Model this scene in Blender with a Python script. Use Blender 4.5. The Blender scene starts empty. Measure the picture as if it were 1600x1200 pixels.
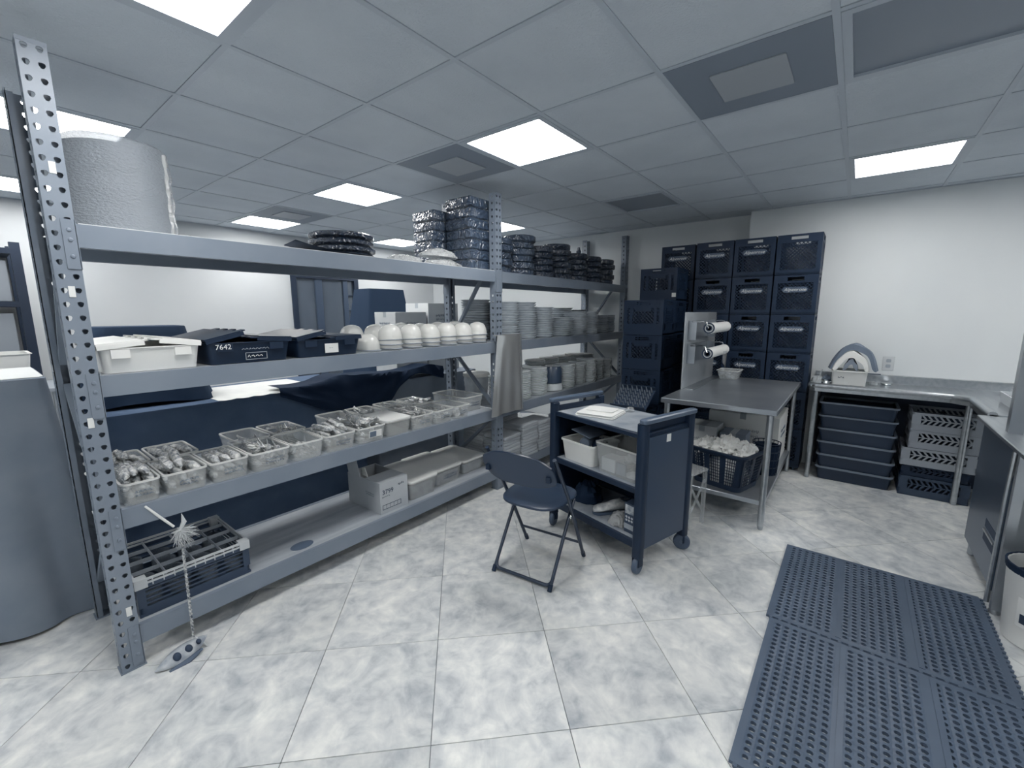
import bpy, bmesh, math, random
from mathutils import Vector, Matrix, noise
random.seed(7)
sc = bpy.context.scene
COL = sc.collection
PI = math.pi

# ------------------------------------------------------------------ camera
YAW, PITCH, ROLL, FPX = 0.66884, 0.16362, -0.00307, 674.9
HC = 1.515
CE = 2.5235                                   # ceiling height
fw = Vector((math.cos(PITCH)*math.cos(YAW), math.cos(PITCH)*math.sin(YAW), -math.sin(PITCH)))
rt = Vector((math.sin(YAW), -math.cos(YAW), 0)); up = rt.cross(fw)
r2 = math.cos(ROLL)*rt + math.sin(ROLL)*up; u2 = -math.sin(ROLL)*rt + math.cos(ROLL)*up
cam = bpy.data.cameras.new('camera'); camo = bpy.data.objects.new('camera', cam); COL.objects.link(camo)
cam.sensor_width = 36; cam.lens = 36*FPX/1600; cam.clip_start = 0.02; cam.clip_end = 60
m3 = Matrix((r2, u2, -fw)).transposed().to_4x4(); m3.translation = Vector((0, 0, HC)); camo.matrix_world = m3
sc.camera = camo

# ------------------------------------------------------------------ light and exposure
LAMP = 20.8                                   # radiance of the ceiling panels
vs = sc.view_settings
vs.view_transform = 'Standard'; vs.look = 'None'; vs.exposure = 0.0; vs.gamma = 1.0; vs.use_curve_mapping = False
w = bpy.data.worlds.new('world'); sc.world = w; w.use_nodes = True
w.node_tree.nodes['Background'].inputs[0].default_value = (0.02, 0.05, 0.10, 1)
w.node_tree.nodes['Background'].inputs[1].default_value = 0.3

# ------------------------------------------------------------------ colour helpers
STOPS = [(0, (7, 22, 42)), (.2, (38, 54, 76)), (.4, (84, 99, 119)), (.6, (144, 152, 162)), (.8, (195, 199, 202)), (1, (243, 243, 239))]
def lin(c): c /= 255; return c/12.92 if c <= .04045 else ((c+.055)/1.055)**2.4
def duo(g):
    g = max(0, min(1, g))
    for (a, ca), (b, cb) in zip(STOPS, STOPS[1:]):
        if g <= b:
            t = (g-a)/(b-a); return tuple(lin(x+(y-x)*t) for x, y in zip(ca, cb))+(1,)
MATS = {}
def mat(name, g, rough=.5, metal=0, spec=.5, var=0, vscale=6, bump=0, bscale=60, coat=0, clear=None, stretch=None, tint=(1, 1, 1), ridged=False):
    """procedural material; g = grey tone of the thing itself, clear = opacity of a see-through plastic"""
    if name in MATS: return MATS[name]
    col = lambda q: tuple(min(1, c*k) for c, k in zip(duo(q), tint))+(1,)
    m = bpy.data.materials.new(name); m.use_nodes = True; nt = m.node_tree; N = nt.nodes; Lk = nt.links
    p = N['Principled BSDF']; out = N['Material Output']
    p.inputs['Base Color'].default_value = col(g); p.inputs['Roughness'].default_value = rough
    p.inputs['Metallic'].default_value = metal; p.inputs['Specular IOR Level'].default_value = spec
    if coat: p.inputs['Coat Weight'].default_value = coat; p.inputs['Coat Roughness'].default_value = .12
    if var or bump:
        tc = N.new('ShaderNodeTexCoord'); src = tc.outputs['Object']
        if stretch:
            mp = N.new('ShaderNodeMapping'); mp.inputs['Scale'].default_value = stretch; Lk.new(src, mp.inputs[0]); src = mp.outputs[0]
        oi = N.new('ShaderNodeObjectInfo'); ad = N.new('ShaderNodeVectorMath'); ad.operation = 'ADD'
        mu = N.new('ShaderNodeMath'); mu.operation = 'MULTIPLY'; mu.inputs[1].default_value = 37.0
        Lk.new(oi.outputs['Random'], mu.inputs[0]); Lk.new(src, ad.inputs[0]); Lk.new(mu.outputs[0], ad.inputs[1]); src = ad.outputs[0]
    if var:
        n = N.new('ShaderNodeTexNoise'); n.inputs['Scale'].default_value = vscale; n.inputs['Detail'].default_value = 6
        r = N.new('ShaderNodeValToRGB'); r.color_ramp.elements[0].position = .3; r.color_ramp.elements[1].position = .7
        r.color_ramp.elements[0].color = col(g-var); r.color_ramp.elements[1].color = col(g+var)
        Lk.new(src, n.inputs['Vector']); Lk.new(n.outputs[0], r.inputs[0]); Lk.new(r.outputs[0], p.inputs['Base Color'])
    if bump:
        n2 = N.new('ShaderNodeTexNoise'); n2.inputs['Scale'].default_value = bscale; n2.inputs['Detail'].default_value = 4
        b = N.new('ShaderNodeBump'); b.inputs['Strength'].default_value = bump; b.inputs['Distance'].default_value = .02
        if ridged:                               # sharp creases like crumpled film
            n2.inputs['Detail'].default_value = 1.5; n2.inputs['Distortion'].default_value = 1.6; b.inputs['Distance'].default_value = .045
            sb = N.new('ShaderNodeMath'); sb.operation = 'SUBTRACT'; sb.inputs[1].default_value = .5; ab = N.new('ShaderNodeMath'); ab.operation = 'ABSOLUTE'
            Lk.new(n2.outputs[0], sb.inputs[0]); Lk.new(sb.outputs[0], ab.inputs[0]); hsrc = ab.outputs[0]
        else: hsrc = n2.outputs[0]
        Lk.new(src, n2.inputs['Vector']); Lk.new(hsrc, b.inputs['Height']); Lk.new(b.outputs[0], p.inputs['Normal'])
        if coat: Lk.new(b.outputs[0], p.inputs['Coat Normal'])
    if clear is not None:
        t = N.new('ShaderNodeBsdfTransparent'); t.inputs[0].default_value = (.93, .95, .97, 1)
        mx = N.new('ShaderNodeMixShader'); mx.inputs[0].default_value = clear
        Lk.new(t.outputs[0], mx.inputs[1]); Lk.new(p.outputs[0], mx.inputs[2]); Lk.new(mx.outputs[0], out.inputs[0])
    MATS[name] = m; return m

def emit(name, col, s):
    m = bpy.data.materials.new(name); m.use_nodes = True; N = m.node_tree.nodes; N.remove(N['Principled BSDF'])
    e = N.new('ShaderNodeEmission'); e.inputs[0].default_value = col; e.inputs[1].default_value = s
    m.node_tree.links.new(e.outputs[0], N['Material Output'].inputs[0]); return m

# ------------------------------------------------------------------ mesh helpers
class MB:
    def __init__(s): s.v = []; s.f = []
    def add(s, vs, fs):
        o = len(s.v); s.v += [tuple(v) for v in vs]; s.f += [tuple(i+o for i in f) for f in fs]; return s
    def box(s, x0, x1, y0, y1, z0, z1, M=None):
        vs = [Vector((x, y, z)) for z in (z0, z1) for x, y in ((x0, y0), (x1, y0), (x1, y1), (x0, y1))]
        if M: vs = [M @ v for v in vs]
        return s.add(vs, [(3, 2, 1, 0), (4, 5, 6, 7), (0, 1, 5, 4), (1, 2, 6, 5), (2, 3, 7, 6), (3, 0, 4, 7)])
    def loft(s, rings, cap0=True, cap1=True, closed=True):
        n = len(rings[0]); o = len(s.v)
        for r in rings: s.v += [tuple(p) for p in r]
        for k in range(len(rings)-1):
            for i in range(n if closed else n-1):
                j = (i+1) % n; s.f.append((o+k*n+i, o+k*n+j, o+(k+1)*n+j, o+(k+1)*n+i))
        if cap0: s.f.append(tuple(o+i for i in range(n))[::-1])
        if cap1: s.f.append(tuple(o+(len(rings)-1)*n+i for i in range(n)))
        return s
    def lathe(s, prof, c=(0, 0, 0), n=20, cap0=True, cap1=True):
        return s.loft([[(c[0]+r*math.cos(2*PI*i/n), c[1]+r*math.sin(2*PI*i/n), c[2]+z) for i in range(n)] for r, z in prof], cap0, cap1)
    def prism(s, poly, z0, z1): return s.loft([[(x, y, z0) for x, y in poly], [(x, y, z1) for x, y in poly]])
    def tube(s, pts, r, n=8, cap=True):
        pts = [Vector(p) for p in pts]; rs = r if isinstance(r, (list, tuple)) else [r]*len(pts); rings = []; ref = None
        for i, p in enumerate(pts):
            d = (pts[min(i+1, len(pts)-1)]-pts[max(i-1, 0)]).normalized()
            if ref is None: ref = d.orthogonal().normalized()
            a = (ref-d*ref.dot(d)).normalized(); b = d.cross(a); ref = a
            rings.append([p+rs[i]*(a*math.cos(2*PI*k/n)+b*math.sin(2*PI*k/n)) for k in range(n)])
        return s.loft(rings, cap, cap)
    def bar(s, p0, p1, wx, h):                       # rectangular bar between two points
        p0 = Vector(p0); p1 = Vector(p1); d = (p1-p0).normalized(); u = Vector((0, 0, 1))
        if abs(d.z) > .95: u = Vector((1, 0, 0))
        a = d.cross(u).normalized()*wx/2; b = a.cross(d).normalized()*h/2
        return s.loft([[p-a-b, p+a-b, p+a+b, p-a+b] for p in (p0, p1)])
    def xf(s, M): s.v = [tuple(M @ Vector(v)) for v in s.v]; return s
    def mesh(s, name, smooth=True):
        me = bpy.data.meshes.new(name); me.from_pydata(s.v, [], s.f); me.validate()
        bm = bmesh.new(); bm.from_mesh(me); bmesh.ops.recalc_face_normals(bm, faces=bm.faces); bm.to_mesh(me); bm.free()
        if smooth:
            me.polygons.foreach_set('use_smooth', [True]*len(me.polygons)); me.set_sharp_from_angle(angle=math.radians(38))
        return me

def obj(name, data, m=None, parent=None, loc=(0, 0, 0), rz=0, rot=None, scale=None):
    me = data.mesh(name) if isinstance(data, MB) else data
    if m is not None and not me.materials: me.materials.append(m)
    o = bpy.data.objects.new(name, me); COL.objects.link(o)
    o.location = loc; o.rotation_euler = rot if rot else (0, 0, rz)
    if scale: o.scale = scale
    if parent: o.parent = parent
    return o
def tag(o, label, cat, group=None):
    o['label'] = label; o['category'] = cat
    if group: o['group'] = group
    return o
def thing(name, label, cat, loc=(0, 0, 0), rz=0, group=None, rot=None):
    o = bpy.data.objects.new(name, None); COL.objects.link(o); o.empty_display_size = .05
    o.location = loc; o.rotation_euler = rot if rot else (0, 0, rz); return tag(o, label, cat, group)
def struct(name, data, m, parent=None):
    o = obj(name, data, m, parent)
    if not parent: o['kind'] = 'structure'
    return o
def T(x, y, z, rz=0): return Matrix.Translation((x, y, z)) @ Matrix.Rotation(rz, 4, 'Z')
def rr(wd, dp, r, n=4, cx=0, cy=0):                  # rounded rectangle outline
    pts = []
    for sx, sy, a0 in ((1, 1, 0), (-1, 1, PI/2), (-1, -1, PI), (1, -1, 3*PI/2)):
        for k in range(n+1):
            a = a0+PI/2*k/n; pts.append((cx+sx*(wd/2-r)+r*math.cos(a), cy+sy*(dp/2-r)+r*math.sin(a)))
    return pts
def ring(o, z): return [(x, y, z) for x, y in o]
def rbox(wd, dp, z0, z1, r=.01, c=.004, n=3, cx=0, cy=0):  # box with rounded corners and eased edges
    return MB().loft([ring(rr(wd-2*c, dp-2*c, max(r-c, .001), n, cx, cy), z0), ring(rr(wd, dp, r, n, cx, cy), z0+c), ring(rr(wd, dp, r, n, cx, cy), z1-c), ring(rr(wd-2*c, dp-2*c, max(r-c, .001), n, cx, cy), z1)])
def shell(wb, db, wt, dt, h, t=.004, r=.025, n=3, lip=0):   # open tapered container
    R = [ring(rr(wb, db, r, n), 0), ring(rr(wt, dt, r, n), h)]
    if lip: R += [ring(rr(wt+2*lip, dt+2*lip, r+lip, n), h), ring(rr(wt+2*lip, dt+2*lip, r+lip, n), h+.004)]
    R += [ring(rr(wt-2*t, dt-2*t, r, n), h+(.004 if lip else 0)), ring(rr(wb-2*t, db-2*t, r, n), t)]
    return MB().loft(R)
def rimring(wd, dp, h, r=.03, wdt=.008, ht=.01, n=3):
    a = rr(wd, dp, r, n); b = rr(wd-2*wdt, dp-2*wdt, max(r-wdt, .004), n); L = [ring(a, h), ring(a, h+ht), ring(b, h+ht), ring(b, h), ring(a, h)]
    return MB().loft(L, False, False)
def blob(rx, ry, rz, seed, amp=.35, fs=2.2, nu=28, nv=16, flat=True):   # crumpled cloth / bag lump
    rings = []
    for k in range(nv+1):
        ph = -PI/2+PI*k/nv; R = []
        for i in range(nu):
            th = 2*PI*i/nu; d = Vector((math.cos(ph)*math.cos(th), math.cos(ph)*math.sin(th), math.sin(ph)))
            q = d*fs+Vector((seed*7.3, seed*3.1, seed)); f = 1+amp*(noise.noise(q)+.6*(1-2*abs(noise.noise(q*2.1)))-.3)
            z = d.z*rz*f
            R.append((d.x*rx*f, d.y*ry*f, max(z, -.02*rz) if flat else z))
        rings.append(R)
    return MB().loft(rings, True, True)
def drape(wd, dp, ztop, zbot, flare, folds, amp, seed=0, n=96, levels=10, r=.03):   # cloth hanging from a flat top
    rings = []
    poly = rr(wd, dp, r, 5); poly.append(poly[0]); cum = [0]      # even spacing round the edge
    for a, b in zip(poly, poly[1:]): cum.append(cum[-1]+math.dist(a, b))
    base = []; k = 0; N = n*2
    for i in range(N):
        d = cum[-1]*i/N
        while cum[k+1] < d: k += 1
        q = (d-cum[k])/max(1e-9, cum[k+1]-cum[k]); base.append(tuple(p0+(p1-p0)*q for p0, p1 in zip(poly[k], poly[k+1])))
    rings += [[(x*.5, y*.5, ztop+.004) for x, y in base], [(x*.985, y*.985, ztop+.004) for x, y in base]]
    for k in range(levels+1):
        t = k/levels; R = []
        for i, (x, y) in enumerate(base):
            l = math.hypot(x, y); a = 2*PI*i/N
            wv = math.sin(a*folds+seed+1.3*math.sin(a*2+seed))*.7+.6*noise.noise(Vector((3*math.cos(a), 3*math.sin(a), seed+t*.8)))
            f = 1+(flare*t+amp*t*wv)/l
            R.append((x*f, y*f, ztop-(ztop-zbot)*t+(.012*math.sin(a*3+seed) if k == levels else 0)))
        rings.append(R)
    return MB().loft(rings, True, False)
def textmesh(body, size, shear=0, extrude=.0006):
    cu = bpy.data.curves.new('lettering', 'FONT'); cu.body = body; cu.size = size; cu.shear = shear; cu.extrude = extrude
    cu.resolution_u = 2; cu.align_x = 'CENTER'; cu.align_y = 'CENTER'
    ob = bpy.data.objects.new('lettering', cu); COL.objects.link(ob); bpy.context.view_layer.update()
    me = bpy.data.meshes.new_from_object(ob.evaluated_get(bpy.context.evaluated_depsgraph_get()))
    bpy.data.objects.remove(ob); bpy.data.curves.remove(cu); me.materials.clear(); return me
def scribble(wd, ht, rows, seed, stroke=.004):     # dark handwriting-like strokes on the plane y=0 (facing -y)
    rg = random.Random(seed); b = MB()
    for k in range(rows):
        z = ht/2-ht*(k+.5)/rows; x = -wd/2
        while x < wd/2-.012:
            l = rg.uniform(.006, .016); s = ht/rows*.7
            p = [(x, 0, z-s/2*rg.random()), (x+l*.5, 0, z+s/2*rg.uniform(.3, 1)), (x+l, 0, z-s/2*rg.uniform(.2, 1))]
            b.tube(p, stroke/2, 4); x += l+rg.uniform(.002, .006)
    return b

ordn = ['first', 'second', 'third', 'fourth', 'fifth', 'sixth', 'seventh', 'eighth', 'ninth', 'tenth', 'eleventh', 'twelfth', 'thirteenth', 'fourteenth', 'fifteenth', 'sixteenth', 'seventeenth']
def lev(k, n): return 'top' if k == n-1 else 'bottom' if k == 0 else ordn[n-1-k]+' from top'
# ------------------------------------------------------------------ materials
def tile_mat():
    m = bpy.data.materials.new('marbled floor tile'); m.use_nodes = True; nt = m.node_tree; N = nt.nodes; L = nt.links; p = N['Principled BSDF']
    tc = N.new('ShaderNodeTexCoord'); oi = N.new('ShaderNodeObjectInfo'); mu = N.new('ShaderNodeMath'); mu.operation = 'MULTIPLY'; mu.inputs[1].default_value = 53.
    ad = N.new('ShaderNodeVectorMath'); ad.operation = 'ADD'; L.new(oi.outputs['Random'], mu.inputs[0]); L.new(tc.outputs['Object'], ad.inputs[0]); L.new(mu.outputs[0], ad.inputs[1])
    n1 = N.new('ShaderNodeTexNoise'); n1.inputs['Scale'].default_value = 4.6; n1.inputs['Detail'].default_value = 9; n1.inputs['Roughness'].default_value = .62; n1.inputs['Distortion'].default_value = .8
    n2 = N.new('ShaderNodeTexNoise'); n2.inputs['Scale'].default_value = 17; n2.inputs['Detail'].default_value = 6; n2.inputs['Distortion'].default_value = .5
    mx = N.new('ShaderNodeMix'); mx.data_type = 'FLOAT'; mx.inputs[0].default_value = .36
    L.new(ad.outputs[0], n1.inputs['Vector']); L.new(ad.outputs[0], n2.inputs['Vector']); L.new(n1.outputs[0], mx.inputs[2]); L.new(n2.outputs[0], mx.inputs[3])
    r = N.new('ShaderNodeValToRGB'); e = r.color_ramp.elements; e[0].position = .33; e[0].color = duo(.66); e[1].position = .68; e[1].color = duo(.97)
    k = r.color_ramp.elements.new(.48); k.color = duo(.82)
    L.new(mx.outputs[0], r.inputs[0])
    hs = N.new('ShaderNodeHueSaturation'); mr = N.new('ShaderNodeMapRange'); mr.inputs[3].default_value = .93; mr.inputs[4].default_value = 1.05
    L.new(oi.outputs['Random'], mr.inputs[0]); L.new(mr.outputs[0], hs.inputs['Value']); L.new(r.outputs[0], hs.inputs['Color']); L.new(hs.outputs[0], p.inputs['Base Color'])
    p.inputs['Roughness'].default_value = .42; p.inputs['Specular IOR Level'].default_value = .35
    return m
M_TILE = tile_mat()
M_GROUT = mat('grout', .55, .9)
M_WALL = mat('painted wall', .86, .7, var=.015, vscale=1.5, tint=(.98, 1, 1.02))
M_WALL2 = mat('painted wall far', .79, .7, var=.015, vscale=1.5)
M_PANEL = mat('ceiling panel', .81, .9, var=.02, vscale=3, bump=.25, bscale=90, tint=(.95, 1, 1.07))
M_GRID = mat('ceiling grid', .75, .5, tint=(.95, 1, 1.07))
M_VENT = mat('vent metal', .54, .5)
M_LENSOFF = mat('unlit lens', .54, .4)
M_LENS = emit('lit lens', (1.0, .985, .955, 1), LAMP)
M_RACK = mat('grey enamel steel', .52, .42, var=.02, vscale=4)
M_DECK = mat('shelf board', .66, .6, var=.05, vscale=5, stretch=(.6, 4, 4))
M_DECKW = mat('shelf paper', .82, .5)
M_STEEL = mat('stainless steel', .74, .3, metal=.9, var=.04, vscale=3, stretch=(1, 12, 12))
M_STEELD = mat('dull stainless steel', .68, .30, metal=.75, var=.05, vscale=3)
M_CHROME = mat('polished metal', .86, .14, metal=1)
M_BLACK = mat('black plastic', .12, .42, var=.02, spec=.3)
M_BLACKR = mat('black rubber', .34, .45, var=.02)
M_CHAIR = mat('charcoal chair', .215, .38)
M_CHAIRT = mat('dark tube', .15, .3, spec=.6)
M_CRATE = mat('dark crate plastic', .14, .45, spec=.25)
M_CRATEL = mat('crate label plate', .30, .5)
M_WHITE = mat('white plastic', .93, .4)
M_OFFWH = mat('off white paper', .9, .7)
M_CARD = mat('pale cardboard', .82, .75, var=.02)
M_INK = mat('dark ink', .22, .7)
M_TUB = mat('frosted clear plastic', .94, .2, clear=.27)
M_TUBRIM = mat('frosted plastic rim', .93, .25, clear=.62)
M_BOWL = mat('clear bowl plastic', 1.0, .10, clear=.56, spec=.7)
M_BAND = mat('darker bowl rim', .60, .3, clear=.9)  # rims toned darker than the domes
M_CLEAR = mat('thin clear plastic', .92, .1, clear=.24, spec=.8)
M_BUBBLE = mat('bubble wrap', .62, .26, clear=.82, bump=.55, bscale=70, spec=.7, stretch=(1, 1, 2.2))
M_FILM = mat('crinkled clear bag', .84, .16, clear=.62, bump=1., bscale=14, spec=.9, ridged=True)
M_PACK = mat('dark pack in crinkled film', .28, .35, coat=1., bump=1., bscale=13, ridged=True)
M_PACK2 = mat('black trays in crinkled film', .12, .35, coat=1., bump=1., bscale=15, ridged=True)
M_FOIL = mat('stacked foil pan', .80, .3, metal=.15, var=.06, vscale=14, tint=(.96, 1, 1.05))
M_PLATE = mat('stacked plate', .90, .4, var=.04, vscale=12, tint=(.96, 1, 1.05))
M_SHEET = mat('silvery sheet', .84, .18, metal=.7)
M_CLOTHD = mat('navy cloth', .41, .85, var=.02, bump=.1, bscale=200, spec=.2, tint=(.92, 1, 1.12))
M_COVER = mat('dark navy cover', .24, .85, spec=.15)
M_CLOTHB = mat('black cloth', .13, .8, var=.02, spec=.15)
M_CLOTHG = mat('grey cloth', .53, .85, var=.02)
M_CLOTHW = mat('white cloth', .93, .85, var=.02, vscale=9)
M_CLOTHL = mat('pale table linen', .84, .85)
M_GREYP = mat('grey rack plastic', .62, .5)
M_GREYL = mat('pale grey rack plastic', .76, .4)
M_RACKD = mat('dark rack plastic', .24, .45)
M_GLASS = mat('drinking glass', .95, .05, clear=.22, spec=1.)
M_PANE = mat('door glass', .5, .08, clear=.45, spec=.8)
M_WOODT = mat('worn cart top', .62, .45, var=.07, vscale=9)
M_MAT = mat('rubber floor mat', .36, .42, var=.02)
M_ROLL = mat('film roll', .93, .3)
M_SNEAK = mat('mottled white', .8, .5, var=.14, vscale=30)

# ------------------------------------------------------------------ the setting
GX = lambda i: (i+2.2569)*.6096
GY = lambda j: (j+2.2590)*.6096
X0, X1, X1B, Y0, Y1 = -2.60, 5.30, 5.14, -3.45, 5.97
fl = struct('floor', MB().box(X0-.1, X1+.1, Y0-.1, Y1+.1, -.06, -.008), M_GROUT)
ts = .5055; tm = rbox(ts-.0025, ts-.0025, -.0085, 0, .0015, .0008, 1).mesh('tile'); tm.materials.append(M_TILE)
u = Vector((1, -1, 0))*ts/math.sqrt(2); v = Vector((-1, -1, 0))*ts/math.sqrt(2)
for a in range(-16, 17):
    for b in range(-16, 17):
        c = Vector((1.557, 1.038, 0))+u*(a+.5)+v*(b+.5)
        if X0+.05 < c.x < X1-.05 and Y0+.05 < c.y < Y1-.05: obj('tile', tm, None, fl, c, -PI/4+random.choice((0, 1, 2, 3))*PI/2)
def wall(name, x0, x1, y0, y1, z1=CE+.03, m=M_WALL): return struct(name, MB().box(x0, x1, y0, y1, 0, z1), m)
wall('wall_back', X1, X1+.1, .95, Y1)
wall('wall_back_chase', X1B, X1+.1, Y0, .95)
wall('wall_right', X0, X1, Y0-.1, Y0)
wall('wall_near', X0-.1, X0, Y0, Y1)
DX0, DX1, DZ = 2.80, 3.80, 2.05
wl = MB().box(X0, DX0, Y1, Y1+.1, 0, CE+.03).box(DX1, X1, Y1, Y1+.1, 0, CE+.03).box(DX0, DX1, Y1, Y1+.1, DZ, CE+.03)
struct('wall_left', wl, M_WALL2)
# vestibule seen through the glass door
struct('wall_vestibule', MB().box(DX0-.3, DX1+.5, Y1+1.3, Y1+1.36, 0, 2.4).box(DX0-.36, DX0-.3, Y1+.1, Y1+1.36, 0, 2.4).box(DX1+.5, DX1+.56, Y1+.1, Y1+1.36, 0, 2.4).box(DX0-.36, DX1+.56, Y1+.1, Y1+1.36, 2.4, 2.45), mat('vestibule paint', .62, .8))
struct('floor_vestibule', MB().box(DX0-.36, DX1+.56, Y1+.1, Y1+1.36, -.06, 0), M_GROUT)
tag(obj('vestibule_fill', MB().box(DX0+.1, DX1-.1, Y1+.5, Y1+.8, 2.37, 2.398), emit('vestibule fill glow', (1.0, .985, .955, 1), 2.5)), 'added fill light in the vestibule behind the glass door', 'ceiling light')  # unseen glowing panel added to brighten the room behind the door glass
dr = MB().box(DX0, DX0+.07, Y1-.02, Y1+.06, 0, DZ).box(DX1-.07, DX1, Y1-.02, Y1+.06, 0, DZ).box(DX0+.07, DX1-.07, Y1-.02, Y1+.06, DZ-.06, DZ)
M_DOOR = mat('dark door frame', .12, .5)
d1 = struct('door_1', dr, M_DOOR)
obj('stile', MB().box(DX0+.34, DX0+.44, Y1, Y1+.05, .02, DZ-.06), mat('door stile', .30, .5), d1)
obj('stile', MB().box(DX1-.24, DX1-.17, Y1, Y1+.05, .02, DZ-.06), mat('door stile', .30, .5), d1)
for zz in (1.55, 1.77): obj('crossbar', MB().box(DX1-.17, DX1-.07, Y1+.005, Y1+.03, zz-.008, zz+.008), M_DOOR, d1)
obj('crossbar', MB().box(DX0+.07, DX0+.34, Y1, Y1+.05, .95, 1.05), M_DOOR, d1)
for a, b in ((DX0+.07, DX0+.34), (DX0+.44, DX1-.24), (DX1-.17, DX1-.07)): obj('pane', MB().box(a, b, Y1+.02, Y1+.026, .02, DZ-.06), M_PANE, d1)
obj('push_bar', MB().box(DX0+.44, DX1-.24, Y1-.05, Y1-.02, 1.0, 1.06), M_STEELD, d1)
# ceiling: slab, hung panels, grid runners, lights and vents
ce = struct('ceiling', MB().box(X0-.1, X1+.1, Y0-.1, Y1+.1, CE+.06, CE+.12), M_PANEL)
LIT = [(i, j) for i in (-5, -2, 1, 4) for j in (-6, -3, 0, 3, 6) if (i, j) not in ((1, -3), (4, 0), (-5, -6), (-5, -3), (-5, 6))]  # rightmost row and rear pair are unseen lights, added to brighten the floor
OFF = [(1, -3), (4, 0)]; VENTS = [(1, -2), (1, 1), (1, 5)]
pm = rbox(.588, .588, CE+.002, CE+.016, .003, .0015, 1).mesh('ceiling_panel'); pm.materials.append(M_PANEL)
i0, i1, j0, j1 = -6, 6, -8, 7
for i in range(i0-1, i1+1):
    for j in range(j0, j1+1):
        if (i, j) in LIT or (i, j) in OFF or (i, j) in VENTS: continue
        xa, xb = max(GX(i), X0), min(GX(i+1), X1 if GY(j+.5) > .95 else X1B); ya, yb = max(GY(j), Y0), min(GY(j+1), Y1)
        if xb-xa < .03 or yb-ya < .03: continue
        if xb-xa > .6 and yb-ya > .6: obj('ceiling_panel', pm, None, ce, ((xa+xb)/2, (ya+yb)/2, 0))
        else: obj('ceiling_panel', MB().box(xa+.01, xb-.006, ya+.01, yb-.006, CE+.002, CE+.016), M_PANEL, ce)
for j in range(j0, j1+2):
    if Y0 < GY(j) < Y1: obj('grid_runner', MB().box(X0, X1, GY(j)-.012, GY(j)+.012, CE-.002, CE+.002).box(X0, X1, GY(j)-.002, GY(j)+.002, CE+.002, CE+.04), M_GRID, ce)
for i in range(i0-1, i1+2):
    if X0 < GX(i) < X1:
        for j in range(j0-1, j1+1):
            ya, yb = max(GY(j)+.012, Y0), min(GY(j+1)-.012, Y1)
            if yb-ya > .03: obj('cross_tee', MB().box(GX(i)-.011, GX(i)+.011, ya, yb, CE-.0015, CE+.002).box(GX(i)-.002, GX(i)+.002, ya, yb, CE+.002, CE+.04), M_GRID, ce)
wallangle = obj('wall_angle', MB().box(X1B-.02, X1B, Y0, .95, CE-.004, CE).box(X1-.02, X1, .95, Y1, CE-.004, CE).box(X0, X1, Y1-.02, Y1, CE-.004, CE), M_GRID, ce)
def frame_mb(o, i_, z0, z1):
    b = MB(); a = [(-o, -o), (o, -o), (o, o), (-o, o)]; c = [(-i_, -i_), (i_, -i_), (i_, i_), (-i_, i_)]
    return b.loft([ring(a, z0), ring(c, z0), ring(c, z1), ring(a, z1), ring(a, z0)], False, False)
fm = frame_mb(.292, .262, -.004, .035).mesh('frame'); fm.materials.append(M_GRID)
lm = MB().box(-.262, .262, -.262, .262, .012, .018).mesh('lens'); lm.materials.append(M_LENS)
lo = MB().box(-.262, .262, -.262, .262, .008, .018).mesh('lens'); lo.materials.append(M_LENSOFF)
hm = MB().box(-.29, .29, -.29, .29, .035, .055).mesh('housing'); hm.materials.append(M_GRID)
LLAB = {(-2, 0): 'lit square ceiling light cropped by the top edge, nearest the camera', (-2, 3): 'lit square ceiling light behind the top of the perforated end post',
 (-2, 6): 'lit ceiling light at the far left edge behind the rack post', (1, 0): 'large lit ceiling light in the middle of the ceiling beside a vent', (1, 3): 'lit square ceiling light above the wrapped round trays',
 (1, 6): 'lit ceiling light far back beside a small vent near the left wall', (4, 6): 'low far lit ceiling light just above the round tray stack', (4, 3): 'far lit ceiling light partly hidden by the middle rack post',
 (4, -3): 'lit ceiling light at the right above the stainless corner counter'}
for k, (i, j) in enumerate(LIT+OFF):
    lit = (i, j) in LIT
    lab = LLAB.get((i, j)) or ('unseen lit square ceiling light assumed outside the frame' if lit else ('unlit grey ceiling light at the top right corner' if i == 1 else 'unlit grey ceiling light panel above the crate stacks'))
    t = thing('ceiling_light', lab, 'ceiling light', (GX(i+.5), GY(j+.5), CE), 0, 'square ceiling lights')
    obj('frame', fm, None, t); obj('lens', lm if lit else lo, None, t); obj('housing', hm, None, t)
vo = frame_mb(.292, .135, -.002, .006).mesh('outer_plate'); vo.materials.append(M_VENT)
vi = rbox(.285, .285, -.008, -.0025, .004, .001, 1).mesh('inner_plate'); vi.materials.append(mat('vent face', .66, .5))
vb = MB().box(-.29, .29, -.29, .29, .008, .02).box(-.01, .01, -.01, .01, -.006, .01).mesh('neck'); vb.materials.append(M_VENT)
for (i, j), lab in zip(VENTS, ('dark square ceiling air vent at the top right of centre', 'dark ceiling air vent left of the middle ceiling light', 'small far ceiling air vent near the left wall')):
    t = thing('ceiling_vent', lab, 'air vent', (GX(i+.5), GY(j+.5), CE), 0, 'ceiling air vents')
    obj('outer_plate', vo, None, t); obj('inner_plate', vi, None, t); obj('neck', vb, None, t)

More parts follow.
